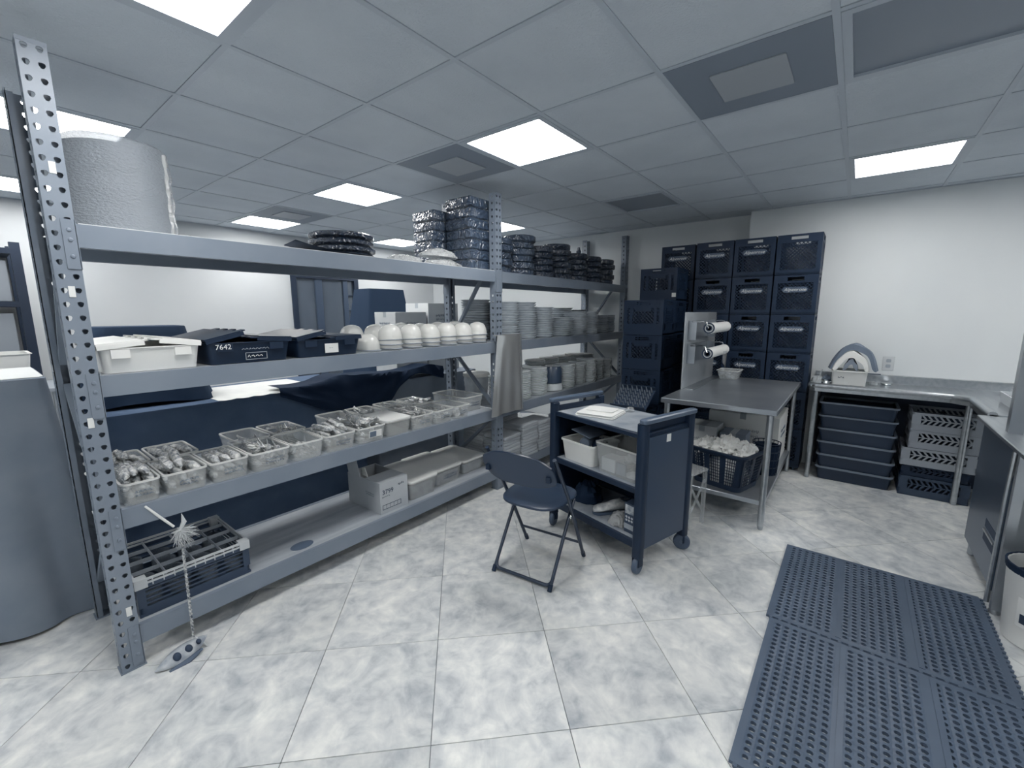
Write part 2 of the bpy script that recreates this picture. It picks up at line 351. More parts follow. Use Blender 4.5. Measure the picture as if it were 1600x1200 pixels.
# ------------------------------------------------------------------ storage rack
PW, PD, PH, RP = .075, .065, 2.438, .0508
SY, SYB = 2.30, 2.91                          # front face, rear face of the rack
LV = [1.845, 1.275, .715, .185]               # shelf surfaces
PX = [.236, 2.705, 5.18]                      # left edge of each upright
def perf(b, f, wd, cols, rows, t):
    """plate of width wd with teardrop holes; f maps (a, z, depth) to a point"""
    cw = wd/cols; A = .0095; out = [(1, 0), (1, 1), (0, 1), (-1, 1), (-1, 0), (-1, -1), (0, -1), (1, -1)]
    tear = [(1, .25), (.8, .9), (0, 1.15), (-.8, .9), (-1, .25), (-.55, -.75), (0, -1.05), (.55, -.75)]
    for c in range(cols):
        for r in range(rows):
            ca = cw*(c+.5); cz = RP*(r+.5)
            ro = [(ca+x*cw/2, cz+y*RP/2) for x, y in out]; ri = [(ca+x*A, cz+y*A) for x, y in tear]
            b.loft([[f(p[0], p[1], 0) for p in ro], [f(p[0], p[1], 0) for p in ri], [f(p[0], p[1], t) for p in ri], [f(p[0], p[1], t) for p in ro]], False, False)
    return b
pb = MB(); rows = 48
perf(pb, lambda a, z, d: (a, d, z), PW, 2, rows, .004)
perf(pb, lambda a, z, d: (d, .004+a, z), PD-.004, 1, rows, .004)
perf(pb, lambda a, z, d: (PW-d, .004+a, z), PD-.004, 1, rows, .004)
pb.box(-.006, PW+.006, -.004, PD+.004, 0, .006).box(-.001, PW+.001, -.001, .003, PH-.012, PH+.002)
pb.box(.004, .024, PD-.004, PD, .006, PH-.012).box(PW-.024, PW-.004, PD-.004, PD, .006, PH-.012)
POST = pb.mesh('post', False); POST.materials.append(M_RACK)
rack = thing('storage_rack', 'tall grey perforated steel storage rack of two bays with four shelves', 'storage rack', (0, 0, 0))
for x in PX:
    obj('post', POST, None, rack, (x, SY, 0)); obj('post', POST, None, rack, (x+PW, SYB, 0), PI)
    xc = x+PW/2
    for a, b_ in (((2.46, 1.835), (SYB-.06, 1.29)), ((SYB-.06, 1.19), (SY+.06, .72)), ((SY+.06, .64), (SYB-.06, .20))):
        obj('brace', MB().bar((xc, a[0], a[1]), (xc, b_[0], b_[1]), .03, .022), M_RACK, rack)
def make_beam(x0, x1, z, front):
    y = SY+.004 if front else SYB-.044; s = 1 if front else -1
    prof = [(0, -.085), (0, 0), (.026, 0), (.026, -.022), (.040, -.022), (.040, -.085)]
    pts = [(y+p if front else y+.04-p, z+q) for p, q in prof]
    b = obj('beam', MB().loft([[(x0, yy, q) for yy, q in pts], [(x1, yy, q) for yy, q in pts]]), M_RACK, rack)
    for xe, d in ((x0, -1), (x1, 1)):
        yf = SY-.004 if front else SYB+.001
        xa, xb = sorted((xe, xe+d*.038)); e = MB().box(xa, xb, yf, yf+.003, z-.165, z+.012)
        xa, xb = sorted((xe-.002, xe+.002)); e.box(xa, xb, min(yf, y), max(yf+.003, y+.04), z-.165, z+.012)
        ep = obj('end_plate', e, M_RACK, b)
for k, (xa, xb) in enumerate(((PX[0]+PW, PX[1]), (PX[1]+PW, PX[2]))):
    for z in LV:
        make_beam(xa, xb, z, True); make_beam(xa, xb, z, False)
        obj('deck', MB().box(xa+.006, xb-.006, SY+.032, SYB-.032, z-.021, z-.001), M_DECK, rack)
for z in LV:                                   # rivets on the nearest end plates
    for dz in (-.025, -.06, -.12):
        obj('rivet', MB().lathe([(.0075, 0), (.0065, .003), (.003, .0045)], n=10), M_RACK, rack, (PX[0]+PW-.019, SY-.0042, z+dz), rot=(PI/2, 0, 0))
for x, z in ((PX[0]+.038, 1.597), (PX[0]+.03, 1.096), (PX[0]+.04, 2.03), (PX[0]+.05, .27)):
    obj('sticker', MB().box(x-.009, x+.009, SY-.0022, SY-.0008, z-.02, z+.02), M_OFFWH, rack)
obj('shelf_liner', MB().box(PX[0]+PW+.01, PX[1]-.01, SY+.006, SYB-.04, LV[0], LV[0]+.003), M_DECKW, rack)
obj('deck_stain', MB().prism([(1.065+.065*math.cos(a*PI/8), 2.40+.045*math.sin(a*PI/8)) for a in range(16)], LV[3]+.0003, LV[3]+.0012), mat('damp stain', .40, .5), rack)

# ---- top shelf, near bay
z = LV[0]+.004
t = thing('wrapped_roll', 'large round bubble wrapped bundle on the top shelf beside the end post', 'bundle', (.515, 2.615, z))
prof = [(.186, 0), (.192, .01)]+[(.187+.004*math.sin(k*1.7), .03+.031*k) for k in range(11)]+[(.182, .375), (.165, .388), (.08, .39)]
obj('wrap', MB().lathe(prof, n=48), M_BUBBLE, t)
fb = MB().loft([[(.20+.075*s, -.17+.26*q, .0+.006*abs(math.sin(q*9))+.02*(1-s)**2) for q in [k/14 for k in range(15)]] for s in (0, .33, .66, 1)], False, False, False)
obj('loose_flap', fb, M_BUBBLE, t)
obj('seam', MB().tube([(.188*math.cos(-.72), .188*math.sin(-.72), q*.36/12) for q in range(13)], [.008+.003*(q % 2) for q in range(13)], 6), M_FILM, t)
obj('core', MB().lathe([(.17, .004), (.17, .36)], n=32), mat('grey roll core', .5, .7), t)
sh = MB()
N1 = 10
sheet = [[(1.13+.46*q/N1, 2.315+.13*s, z+.004+.035*(1-q/N1)**3*(1-s*.4)+.003) for q in range(N1+1)] for s in (0, .5, 1)]
sh.loft(sheet+[[(x, y, zz-.004) for x, y, zz in r] for r in sheet[::-1]], False, False, False)
tag(obj('board', sh, mat('dark board', .28, .5)), 'thin dark board curling over the front of the top shelf', 'board')
dm = MB().lathe([(.02, .001), (.17, .001), (.196, .012), (.198, .03), (.185, .039), (.02, .036)], n=36).mesh('tray_pack'); dm.materials.append(M_PACK2)
for k in range(4):
    tag(obj('tray_pack', dm, None, None, (1.60+.008*math.sin(k*2), 2.66, z+k*.041), k*1.1), 'dark round tray in film behind the curling board, %s of its stack' % lev(k, 4), 'tray', 'round trays behind the board')
def film_bag(x, y, zb, sx, sy, sz, seed, label):
    tag(obj('plastic_bag', blob(sx, sy, sz, seed, .14, 2.4), M_FILM, None, (x, y, zb+.002)), label, 'plastic bag')
film_bag(1.93, 2.46, z, .13, .11, .055, 3, 'flat clear plastic bag beside the round tray stack')
film_bag(2.27, 2.45, z, .17, .10, .062, 5, 'clear crinkled bag lying in front of the dark square packs, lower')
film_bag(2.25, 2.46, z+.066, .17, .09, .062, 9, 'clear crinkled bag lying on top of another clear bag')
pkm = rbox(.285, .275, 0, .074, .012, .008, 2).mesh('square_pack'); pkm.materials.append(M_PACK)
for k in range(7):
    tag(obj('square_pack', pkm, None, None, (2.655+.006*math.sin(k*3), 2.522, z+k*.0785), random.uniform(-.02, .02)), 'dark square pack in the taller stack by the middle post, %s' % lev(k, 7), 'pack', 'taller stack of square packs')
for k in range(6):
    tag(obj('square_pack', pkm, None, None, (2.548+.004*math.sin(k*2), 2.806, z+k*.0785), random.uniform(-.015, .015), scale=(1, .95, 1)), 'dark square pack in the lower stack behind the taller one, %s' % lev(k, 6), 'pack', 'lower stack of square packs')
# ---- top shelf, far bay: round trays in film
tr = MB().lathe([(.02, .001), (.135, .001), (.147, .01), (.15, .05), (.142, .058), (.02, .056)], n=28).mesh('tray_stack'); tr.materials.append(M_PACK2)
tr2 = MB().lathe([(.02, .001), (.135, .001), (.147, .01), (.15, .05), (.142, .058), (.02, .056)], n=28).mesh('tray_stack'); tr2.materials.append(M_PACK)
for s, (x, n) in enumerate(((2.96, 5), (3.285, 6), (3.61, 5), (3.94, 6), (4.29, 5), (4.62, 5), (4.97, 5))):
    for k in range(n):
        tag(obj('tray_pack', tr2 if s < 2 else tr, None, None, (x+.01*math.sin(k*5+s), 2.52+.012*math.cos(k*3+s), LV[0]+k*.0595), k), 'black round tray on the top shelf, %s stack beyond the middle post, %s' % (ordn[s], lev(k, n)), 'tray', 'wrapped tray stack %s' % ordn[s])
tag(obj('small_bottle', MB().lathe([(.02, 0), (.026, .004), (.026, .05), (.018, .062), (.012, .09)], n=12), M_PACK), 'small dark bottle standing on a far tray stack', 'bottle').location = (4.40, 2.52, LV[0]+5*.0595)

# ---- second shelf, near bay: totes and clear bowls
z = LV[1]+.001
def tote(x0, x1, y0, y1, h, m, label, ml, tilt, wr=None):
    wd, dp = x1-x0, y1-y0; t = thing('storage_tote', label, 'tote', ((x0+x1)/2, (y0+y1)/2, z))
    obj('body', shell(wd*.90, dp*.9, wd*.97, dp*.97, h, .005, .02, 3, .006), m, t)
    for xx in (-wd*.30, wd*.30): obj('front_rib', MB().box(xx-wd*.085, xx+wd*.085, -dp*.484-.006, -dp*.44, h*.62, h-.002), m, t)
    for sgn in (-1, 1):
        lf = MB(); N = 9; L_ = wd*.5
        for k in range(N):                      # a flap ending in interlocking fingers
            ya, yb = -dp*.49+dp*.98*k/N, -dp*.49+dp*.98*(k+1)/N
            l = L_*(1.02 if k % 2 == (0 if sgn > 0 else 1) else .86)
            lf.box(0, l, ya, yb, 0, .006)
        lf.box(0, L_*.8, -dp*.49, dp*.49, .006, .012).box(0, L_*.86, -dp*.50, -dp*.485, -.012, .006).box(0, L_*.86, dp*.485, dp*.50, -.012, .006)
        if sgn < 0: o = obj('lid_flap', lf, ml, t, (-wd*.5, 0, h+.010), rot=(0, -tilt[0], 0))
        else: o = obj('lid_flap', lf, ml, t, (wd*.5, 0, h+.010), rot=(0, -tilt[1], PI))
    return t
t = tote(.318, .668, 2.325, 2.84, .098, M_WHITE, 'white lidded tote on the second shelf next to the end post', M_WHITE, (.10, .13))
t = tote(.685, 1.072, 2.325, 2.84, .098, M_BLACK, 'black lidded tote marked with numbers between the white tote and another', M_BLACK, (.24, .06))
tx = textmesh('7642', .034); tx.materials.append(M_OFFWH)
obj('number', tx, None, t, (-.125, -.2585, .082), rot=(PI/2, 0, 0))
fr = MB()
for a in ((-.05, .05, .014, .017), (-.05, .05, .047, .05), (-.05, -.047, .014, .05), (.047, .05, .014, .05)): fr.box(a[0], a[1], -.2475, -.2455, a[2], a[3])
obj('logo_frame', fr, M_GREYP, t, (.02, 0, 0)); obj('logo', scribble(.08, .02, 1, 5, .004), M_OFFWH, t, (.02, -.2475, .032)); obj('print', scribble(.13, .012, 1, 6, .003), M_GREYP, t, (.02, -.2515, .068))
t = tote(1.10, 1.485, 2.325, 2.84, .092, M_BLACK, 'black lidded tote with a white label, beside the clear bowls', M_BLACK, (.20, -.02))
obj('label', MB().box(-.035, .045, -.2475, -.2455, .018, .07), M_OFFWH, t); obj('print', scribble(.03, .01, 1, 3, .002), M_GREYP, t, (.005, -.2480, .045))
bw = MB().lathe([(.081, 0), (.083, .004), (.078, .006), (.077, .028), (.073, .052), (.064, .074), (.049, .090), (.030, .099), (.012, .103), (.002, .1035)], n=22, cap0=False).mesh('bowl'); bw.materials.append(M_BOWL)
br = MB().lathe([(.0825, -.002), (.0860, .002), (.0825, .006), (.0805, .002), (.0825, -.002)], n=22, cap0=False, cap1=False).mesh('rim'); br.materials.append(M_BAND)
def bowl_stack(x, y, n, pitch, label, tiltx=0):
    for k in range(n):
        t = thing('bowl', label+', '+lev(k, n), 'bowl', (x+.003*math.sin(k*4), y+.003*math.cos(k*4), z+.006+k*pitch), 0, 'clear bowl stack at %.2f' % x, rot=(tiltx+.02*math.sin(k*2.3), .02*math.cos(k*1.7), 0))
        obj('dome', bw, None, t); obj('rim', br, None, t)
for s, (x, n, p) in enumerate(((1.59, 1, .020), (1.76, 3, .029), (1.93, 3, .028), (2.10, 3, .027), (2.27, 3, .029), (2.44, 3, .028), (2.61, 3, .029))):
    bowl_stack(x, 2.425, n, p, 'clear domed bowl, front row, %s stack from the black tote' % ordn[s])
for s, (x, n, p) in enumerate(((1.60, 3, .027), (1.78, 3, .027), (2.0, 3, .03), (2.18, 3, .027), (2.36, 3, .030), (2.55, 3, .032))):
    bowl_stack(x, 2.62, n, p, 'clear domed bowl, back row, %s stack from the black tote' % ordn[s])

# ---- second shelf, far bay: stacked foil containers; third shelf: stacked plates
def disc(r, h, m, nm, sq=False):
    if sq: me = rbox(2*r, 2*r, 0, h*.92, .02, .003, 3).mesh(nm)
    else: me = MB().lathe([(r*.2, 0), (r*.86, 0), (r*.9, h*.3), (r, h*.75), (r, h*.92), (r*.2, h*.95)], n=22).mesh(nm)
    me.materials.append(m); return me
FO = {r: disc(r, .021, M_FOIL, 'foil_container') for r in (.135, .15, .19, .12)}
for s, (x, y, r, n) in enumerate(((3.02, 2.46, .12, 16), (3.285, 2.47, .135, 16), (3.575, 2.47, .135, 14), (3.925, 2.51, .19, 9), (4.28, 2.47, .135, 12), (4.56, 2.47, .135, 12), (4.84, 2.47, .12, 10), (5.06, 2.47, .10, 10))):
    me = FO.get(r) or disc(r, .021, M_FOIL, 'foil_container')
    for k in range(n):
        tag(obj('foil_container', me, None, None, (x+.004*math.sin(k*7+s), y+.004*math.cos(k*5), z+k*.021), k), 'foil container on the second shelf, front row, %s stack past the post, %s' % (ordn[s], lev(k, n)), 'container', 'foil stack %s front' % ordn[s])
for s, (x, n) in enumerate(((2.945, 17), (3.24, 16), (4.42, 14), (4.74, 13))):
    for k in range(n):
        tag(obj('foil_container', FO[.135], None, None, (x+.004*math.sin(k*7+s), 2.745, z+k*.021), k), 'foil container on the second shelf, back row, %s stack past the post, %s' % (ordn[s], lev(k, n)), 'container', 'foil stack %s back' % ordn[s])
z3 = LV[2]+.001
PLM = {r: disc(r, .0165, M_PLATE, 'plate') for r in (.12, .10)}
LID = disc(.115, .012, M_OFFWH, 'lid')
for s, (x, n, r) in enumerate(((2.92, 15, .10), (3.20, 16, .12), (3.475, 16, .12), (4.04, 15, .12), (4.29, 15, .10), (4.52, 16, .12), (4.75, 15, .10), (4.96, 14, .10))):
    for k in range(n):
        tag(obj('plate', PLM[r], None, None, (x+.004*math.sin(k*7+s), 2.45+.004*math.cos(k*5), z3+k*.0165), k), 'pale plate on the third shelf, front row, %s stack past the post, %s' % (ordn[s], lev(k, n)), 'plate', 'plate stack %s front' % ordn[s])
jar = thing('jar', 'squat dark glass jar with pale base among the plate stacks', 'jar', (3.77, 2.46, z3))
obj('body', MB().lathe([(.11, .075), (.118, .08), (.118, .22), (.10, .25), (.02, .25)], n=24), mat('dark jar', .30, .25), jar); obj('base', MB().lathe([(.10, 0), (.122, .006), (.122, .07), (.11, .075)], n=24), M_PLATE, jar)
for s, (x, n) in enumerate(((3.30, 13), (3.58, 15), (3.86, 17), (4.14, 17), (4.42, 17), (4.70, 17), (4.98, 16))):
    for k in range(n):
        tag(obj('plate', PLM[.12], None, None, (x+.004*math.sin(k*7+s), 2.735, z3+k*.0165), k), 'pale plate on the third shelf, back row, %s stack past the post, %s' % (ordn[s], lev(k, n)), 'plate', 'plate stack %s back' % ordn[s])
    if s > 1: tag(obj('lid', LID, None, None, (x, 2.735, z3+n*.0165), 0), 'white disc lid on the %s back row plate stack' % ordn[s], 'lid')
bk = thing('bucket', 'grey ribbed bucket with a white lid behind the hanging sheet', 'bucket', (2.945, 2.755, z3))
obj('body', MB().lathe([(.095, 0), (.10, .004)]+[(.10+.002*k+(.004 if k % 2 else 0), .02+.022*k) for k in range(9)]+[(.115, .215)], n=24), M_FOIL, bk); obj('lid', MB().lathe([(.124, .215), (.126, .218), (.124, .245), (.11, .25), (.01, .25)], n=24), M_WHITE, bk)
# ---- bottom shelf, far bay: stacks of flat cartons
FC = disc(.125, .028, mat('flat carton', .68, .7, var=.03), 'flat_carton', True)
for s, (x, y, n) in enumerate(((2.95, 2.70, 12), (3.24, 2.70, 12), (2.925, 2.43, 9), (3.20, 2.43, 11), (3.48, 2.44, 10), (3.75, 2.45, 7), (4.03, 2.46, 8))):
    for k in range(n):
        tag(obj('flat_carton', FC, None, None, (x+.006*math.sin(k*7+s), y+.006*math.cos(k*5+s), LV[3]+.001+k*.028), random.uniform(-.03, .03)), 'flat carton on the bottom shelf of the far bay, %s stack, %s' % (ordn[s], lev(k, n)), 'carton', 'flat carton stack %s' % ordn[s])

# ---- third shelf, near bay: frosted tubs of wrapped cutlery
TUBM = {}
def clear_tub(x0, x1, y0, y1, h, label, lid=False, mark=None, zb=z3, group=None, sticker=False):
    wd, dp = x1-x0, y1-y0; t = thing('clear_tub', label, 'tub', ((x0+x1)/2, (y0+y1)/2, zb), 0, group)
    obj('body', shell(wd*.86, dp*.90, wd*.975, dp*.975, h-.008, .003, .022), M_TUB, t); obj('rim', rimring(wd, dp, h-.008, .026, .008, .008), M_TUBRIM, t)
    if lid: obj('lid', MB().loft([ring(rr(wd+.006, dp+.006, .03, 3), h+.0005), ring(rr(wd+.006, dp+.006, .03, 3), h+.010), ring(rr(wd-.02, dp-.02, .02, 3), h+.012), ring(rr(wd-.04, dp-.04, .02, 3), h+.009)]), M_OFFWH, t)
    lean = math.atan2((dp*.975-dp*.90)/2, h)
    if mark: obj('marker_writing', scribble(wd*.5, h*.34, 2, mark, .0035), mat('faded marker', .42, .7), t, (wd*.08, -dp*.470-.004, h*.48), rot=(lean, 0, 0))
    if sticker:
        obj('sticker', MB().box(-.045, .045, -.001, .001, -.022, .022), M_OFFWH, t, (.02, -dp*.470-.004, h*.5), rot=(lean, 0, 0))
        obj('sticker_print', MB().box(-.04, .005, -.002, -.001, -.017, .017), mat('sticker print', .42, .6), t, (.02, -dp*.470-.0045, h*.5), rot=(lean, 0, 0))
    return t
def roll_mesh(seed):                             # cutlery rolled in clear film
    rg = random.Random(seed); b = MB(); pts = []; n = 9
    prof = [.006, .014, .019, .018, .017, .018, .017, .019, .015]; L_ = .19
    rings = []
    for k in range(n):
        y = -L_/2+L_*k/(n-1); rings.append([((prof[k]*(1+.22*rg.uniform(-1, 1)))*math.cos(2*PI*i/9), y, prof[k]*(1+.22*rg.uniform(-1, 1))*math.sin(2*PI*i/9)) for i in range(9)])
    b.loft(rings); return b
M_CUT = mat('cutlery in film', .80, .14, metal=.4, var=.20, vscale=45, bump=.5, bscale=60, spec=.8)
ROLLS = []
for k in range(3):
    me = roll_mesh(k).mesh('cutlery_roll'); me.materials.append(M_CUT); ROLLS.append(me)
def spoon_bunch(seed):                           # loose bunch of spoon heads and handles held together
    rg = random.Random(seed); b = MB()
    for k in range(5):
        x = rg.uniform(-.02, .02); zz = rg.uniform(-.006, .012); a = rg.uniform(-.3, .3)
        S = []
        for q, (y, wx, hz) in enumerate(((-.085, .004, .002), (-.078, .014, .005), (-.06, .018, .006), (-.04, .011, .004), (-.025, .004, .003), (.05, .0035, .002), (.085, .007, .002))):
            S.append([(x+a*y+wx*math.cos(2*PI*i/7), y, zz+hz*math.sin(2*PI*i/7)) for i in range(7)])
        b.loft(S)
    return b
BUNCH = []
for k in range(3):
    me = spoon_bunch(k+20).mesh('spoon_bunch'); me.materials.append(M_CUT); BUNCH.append(me)
rgC = random.Random(11)
def fill_tub(x0, x1, y0, y1, h, kind, n, label):
    wd, dp = x1-x0, y1-y0; lay = 0; k = 0; per = max(3, int((wd*.80)//.042))
    while k < n:
        for c in range(per):
            if k >= n: break
            x = x0+wd*.13+(wd*.74)*(c+.5)/per+rgC.uniform(-.004, .004); zz = z3+.024+lay*.031+rgC.uniform(0, .006)
            me = ROLLS[k % 3] if kind == 'roll' else BUNCH[k % 3]
            tag(obj('cutlery_roll' if kind == 'roll' else 'spoon_bunch', me, None, None, (x, (y0+y1)/2+rgC.uniform(-.015, .01), zz), rot=(rgC.uniform(-.1, .1), rgC.uniform(-3, 3), rgC.uniform(-.22, .22)), scale=(1, min(1.15, dp*.80/.19), 1)), label, 'cutlery', label.replace('wrapped cutlery', 'cutlery'))
            k += 1
        lay += 1
EDG = [.272, .461, .638, .815, 1.018, 1.205, 1.408, 1.622, 1.825, 2.030, 2.224, 2.402]
WH = ['nearest the end post', 'second from the end post', 'third from the end post', 'fourth from the end post', 'fifth from the end post', 'sixth from the end post', 'seventh, with a printed sticker', 'eighth, under a white lid', 'ninth from the end post', 'tenth from the end post', 'eleventh from the end post']
EDG[0] = .318
for k in range(11):
    a, b_ = EDG[k]+.003, EDG[k+1]-.003
    clear_tub(a, b_, 2.308, 2.600, .100, 'frosted clear tub in the front row, %s' % WH[k], lid=(k == 7), mark=None if k in (4, 6, 7) else k+1, sticker=(k == 6), group='front row of frosted tubs')
    if k != 7: fill_tub(a, b_, 2.308, 2.600, .1, 'roll' if k in (0, 1, 2, 5) else 'bunch', (12, 11, 9, 11, 5, 12, 13, 0, 11, 6, 4)[k], 'wrapped cutlery in the front tub %s' % WH[k])
clear_tub(2.425, 2.66, 2.40, 2.80, .125, 'taller frosted tub at the end of the row beside the hanging sheet', mark=31, group='front row of frosted tubs')
fill_tub(2.425, 2.66, 2.40, 2.80, .125, 'bunch', 4, 'wrapped cutlery in the taller tub by the hanging sheet')
for k, (a, b_) in enumerate(((.318, .492), (.503, .690), (.858, 1.045), (1.06, 1.255), (1.44, 1.64), (1.66, 1.86), (1.90, 2.09), (2.12, 2.31))):
    lab = 'frosted clear tub in the back row, %s from the end post' % ordn[k]
    clear_tub(a, b_, 2.615, 2.900, .100, lab, group='back row of frosted tubs')
    fill_tub(a, b_, 2.615, 2.900, .1, 'roll' if k < 2 else 'bunch', (11, 9, 5, 9, 6, 8, 8, 9)[k], 'wrapped cutlery in the back row tub, %s from the end post' % ordn[k])

# ---- bottom shelf, near bay: carton, lidded tubs, glass rack
t = thing('cardboard_box', 'pale cardboard carton with one flap open on the bottom shelf', 'box', (0, 0, LV[3]))
bx0, bx1, by0, by1, bh = 1.575, 1.80, 2.36, 2.74, .215
obj('body', MB().box(bx0, bx1, by0, by1, .0005, .006).box(bx0, bx1, by0, by0+.005, .006, bh).box(bx0, bx1, by1-.005, by1, .006, bh).box(bx0, bx0+.005, by0+.005, by1-.005, .006, bh).box(bx1-.005, bx1, by0+.005, by1-.005, .006, bh), mat('grey carton', .72, .75, var=.02), t)
obj('flap', MB().box(bx0+.002, bx1-.002, by0, by0+.17, bh, bh+.004), mat('grey carton', .72, .75, var=.02), t)
obj('flap', MB().box(-.002, .002, by1-.16, by1-.02, 0, .13), mat('grey carton', .72, .75, var=.02), t, (bx0-.0, 0, bh-.005), rot=(0, -.18, 0))
obj('torn_corner', MB().loft([[(bx0+.03, by1-.20, bh), (bx0+.03, by1-.12, bh), (bx0+.03, by1-.13, bh+.05), (bx0+.03, by1-.17, bh+.06)], [(bx0+.034, by1-.20, bh), (bx0+.034, by1-.12, bh), (bx0+.036, by1-.13, bh+.05), (bx0+.036, by1-.17, bh+.06)]]), M_OFFWH, t)
tx = textmesh('3799', .045); tx.materials.append(M_INK); obj('number', tx, None, t, (bx0+.062, by0-.0006, .148), rot=(PI/2, 0, 0))
fr = MB()
for a in ((.015, .165, .028, .031), (.015, .165, .058, .061), (.015, .018, .028, .061), (.162, .165, .028, .061), (.045, .047, .031, .058), (.075, .077, .031, .058), (.105, .107, .031, .058), (.135, .137, .031, .058)): fr.box(bx0+a[0], bx0+a[1], by0-.001, by0-.0002, a[2], a[3])
obj('print_box', fr, M_INK, t); obj('print', scribble(.07, .014, 1, 8, .003), M_INK, t, (bx0+.05, by0-.0004, .118)); obj('print', scribble(.06, .03, 1, 9, .004), M_INK, t, (bx1-.05, by0-.0004, .175)); obj('print', scribble(.10, .03, 2, 10, .003), mat('faded print', .5, .7), t, (bx0-.0005, by0+.12, .12), PI/2)
for a, b_, y0, y1, h, lab in ((1.82, 2.085, 2.355, 2.80, .135, 'lidded frosted tub on the bottom shelf beside the carton'), (2.10, 2.385, 2.40, 2.84, .125, 'lidded frosted tub with a label, middle of three on the bottom shelf'), (2.42, 2.69, 2.42, 2.84, .110, 'lidded frosted tub on the bottom shelf behind the folding chair')):
    t = clear_tub(a, b_, y0, y1, h, lab, lid=True, zb=LV[3]+.001, mark=None if a != 2.10 else 41, group='lidded tubs on the bottom shelf')
    c = obj('contents', MB().loft([ring(rr((b_-a)*.80, (y1-y0)*.84, .02, 3), .005), ring(rr((b_-a)*.88, (y1-y0)*.90, .02, 3), h*.75)]), mat('grey contents', .45, .6, var=.1, vscale=25, bump=.5, bscale=40), t)
# glass rack with grey extender
gx0, gx1, gy0, gy1 = .325, .775, 2.352, 2.80
t = thing('glass_rack', 'dark slatted glass rack with a pale grey rim on the bottom shelf', 'glass rack', ((gx0+gx1)/2, (gy0+gy1)/2, LV[3]+.001))
W2, D2 = (gx1-gx0)/2, (gy1-gy0)/2
b = MB().box(-W2, W2, -D2, D2, 0, .012)
for z0, z1 in ((.012, .042), (.132, .15)):
    b.loft([ring(rr(2*W2, 2*D2, .02, 3), z0), ring(rr(2*W2, 2*D2, .02, 3), z1), ring(rr(2*W2-.012, 2*D2-.012, .015, 3), z1), ring(rr(2*W2-.012, 2*D2-.012, .015, 3), z0), ring(rr(2*W2, 2*D2, .02, 3), z0)], False, False)
for sx in (-1, 1):
    for sy in (-1, 1): b.box(sx*W2-(.03 if sx > 0 else 0), sx*W2+(.03 if sx < 0 else 0), sy*D2-(.03 if sy > 0 else 0), sy*D2+(.03 if sy < 0 else 0), .042, .132)
obj('base', b, M_RACKD, t)
for zz in (.056, .078, .100, .122):
    for sy in (-1, 1): obj('slat', MB().box(-W2+.03, W2-.03, sy*(D2-.006)-.003, sy*(D2-.006)+.003, zz-.004, zz+.004), M_RACKD, t)
    for sx in (-1, 1): obj('slat', MB().box(sx*(W2-.006)-.003, sx*(W2-.006)+.003, -D2+.03, D2-.03, zz-.004, zz+.004), M_RACKD, t)
b = MB()
for z0, z1 in ((.150, .158), (.166, .176)):
    b.loft([ring(rr(2*W2+.004, 2*D2+.004, .022, 3), z0), ring(rr(2*W2+.004, 2*D2+.004, .022, 3), z1), ring(rr(2*W2-.012, 2*D2-.012, .015, 3), z1), ring(rr(2*W2-.012, 2*D2-.012, .015, 3), z0), ring(rr(2*W2+.004, 2*D2+.004, .022, 3), z0)], False, False)
for sx in (-1, 1):
    for sy in (-1, 1): b.box(sx*(W2-.018)-.023, sx*(W2-.018)+.023, sy*(D2-.018)-.023, sy*(D2-.018)+.023, .135, .178)
for k in range(9): b.box(-W2+.06+k*.04-.002, -W2+.06+k*.04+.002, -D2-.001, -D2+.004, .138, .166)
obj('rim', b, M_GREYL, t)
for k in range(1, 4): obj('divider', MB().box(-W2+.01, W2-.01, -D2+2*D2*k/4-.002, -D2+2*D2*k/4+.002, .150, .168), M_GREYP, t)
for k in range(1, 4): obj('divider', MB().box(-W2+2*W2*k/4-.002, -W2+2*W2*k/4+.002, -D2+.01, D2-.01, .150, .168), M_GREYP, t)
GL = MB().lathe([(.036, 0), (.040, .002), (.041, .09), (.039, .092), (.034, .09), (.033, .012), (.003, .010)], n=18).mesh('drinking_glass'); GL.materials.append(mat('dark tinted glass', .55, .06, clear=.55, spec=1.))
for i in range(4):
    for j in range(4):
        if (i, j) in ((0, 2), (3, 1)): continue
        tag(obj('drinking_glass', GL, None, None, ((gx0+gx1)/2-W2+2*W2*(i+.5)/4, (gy0+gy1)/2-D2+2*D2*(j+.5)/4, LV[3]+.0135)), 'small drinking glass standing in the grey rimmed glass rack', 'glass', 'glasses in the grey rimmed rack')

# ---- things hanging on the rack
N1, N2 = 24, 16; S = []
for k in range(N2+1):
    s = k/N2; zz = 1.335-.665*s; xl = 2.672-.085*s; xr = 2.995+.045*s; R = []
    for q in range(N1+1):
        p = q/N1; R.append((xl+(xr-xl)*p, 2.262-.028*math.sin(PI*p)-.010*math.sin(p*9+.6)*(.4+.6*s)-.007*s*math.sin(p*17), zz+.012*math.sin(PI*p)*s))
    S.append(R)
sheet = thing('plastic_sheet', 'silvery plastic sheet hanging over the middle post of the rack', 'sheet', (0, 0, 0))
obj('sheet', MB().loft(S+[[(x, y+.002, q) for x, y, q in r] for r in S[::-1]], False, False, False), M_SHEET, sheet)
obj('top_hem', MB().box(2.672, 2.995, 2.2675, 2.2950, 1.327, 1.337), M_SHEET, sheet)
t = thing('hanging_ornament', 'feathered stick with a twisted cord and carved mask hanging below the third shelf', 'ornament', (0, 0, 0))
obj('stick', MB().tube([(.385, 2.285, .712), (.425, 2.278, .652), (.468, 2.27, .590)], [.0045, .0055, .005], 8), M_OFFWH, t)
tf = MB(); rg = random.Random(4)
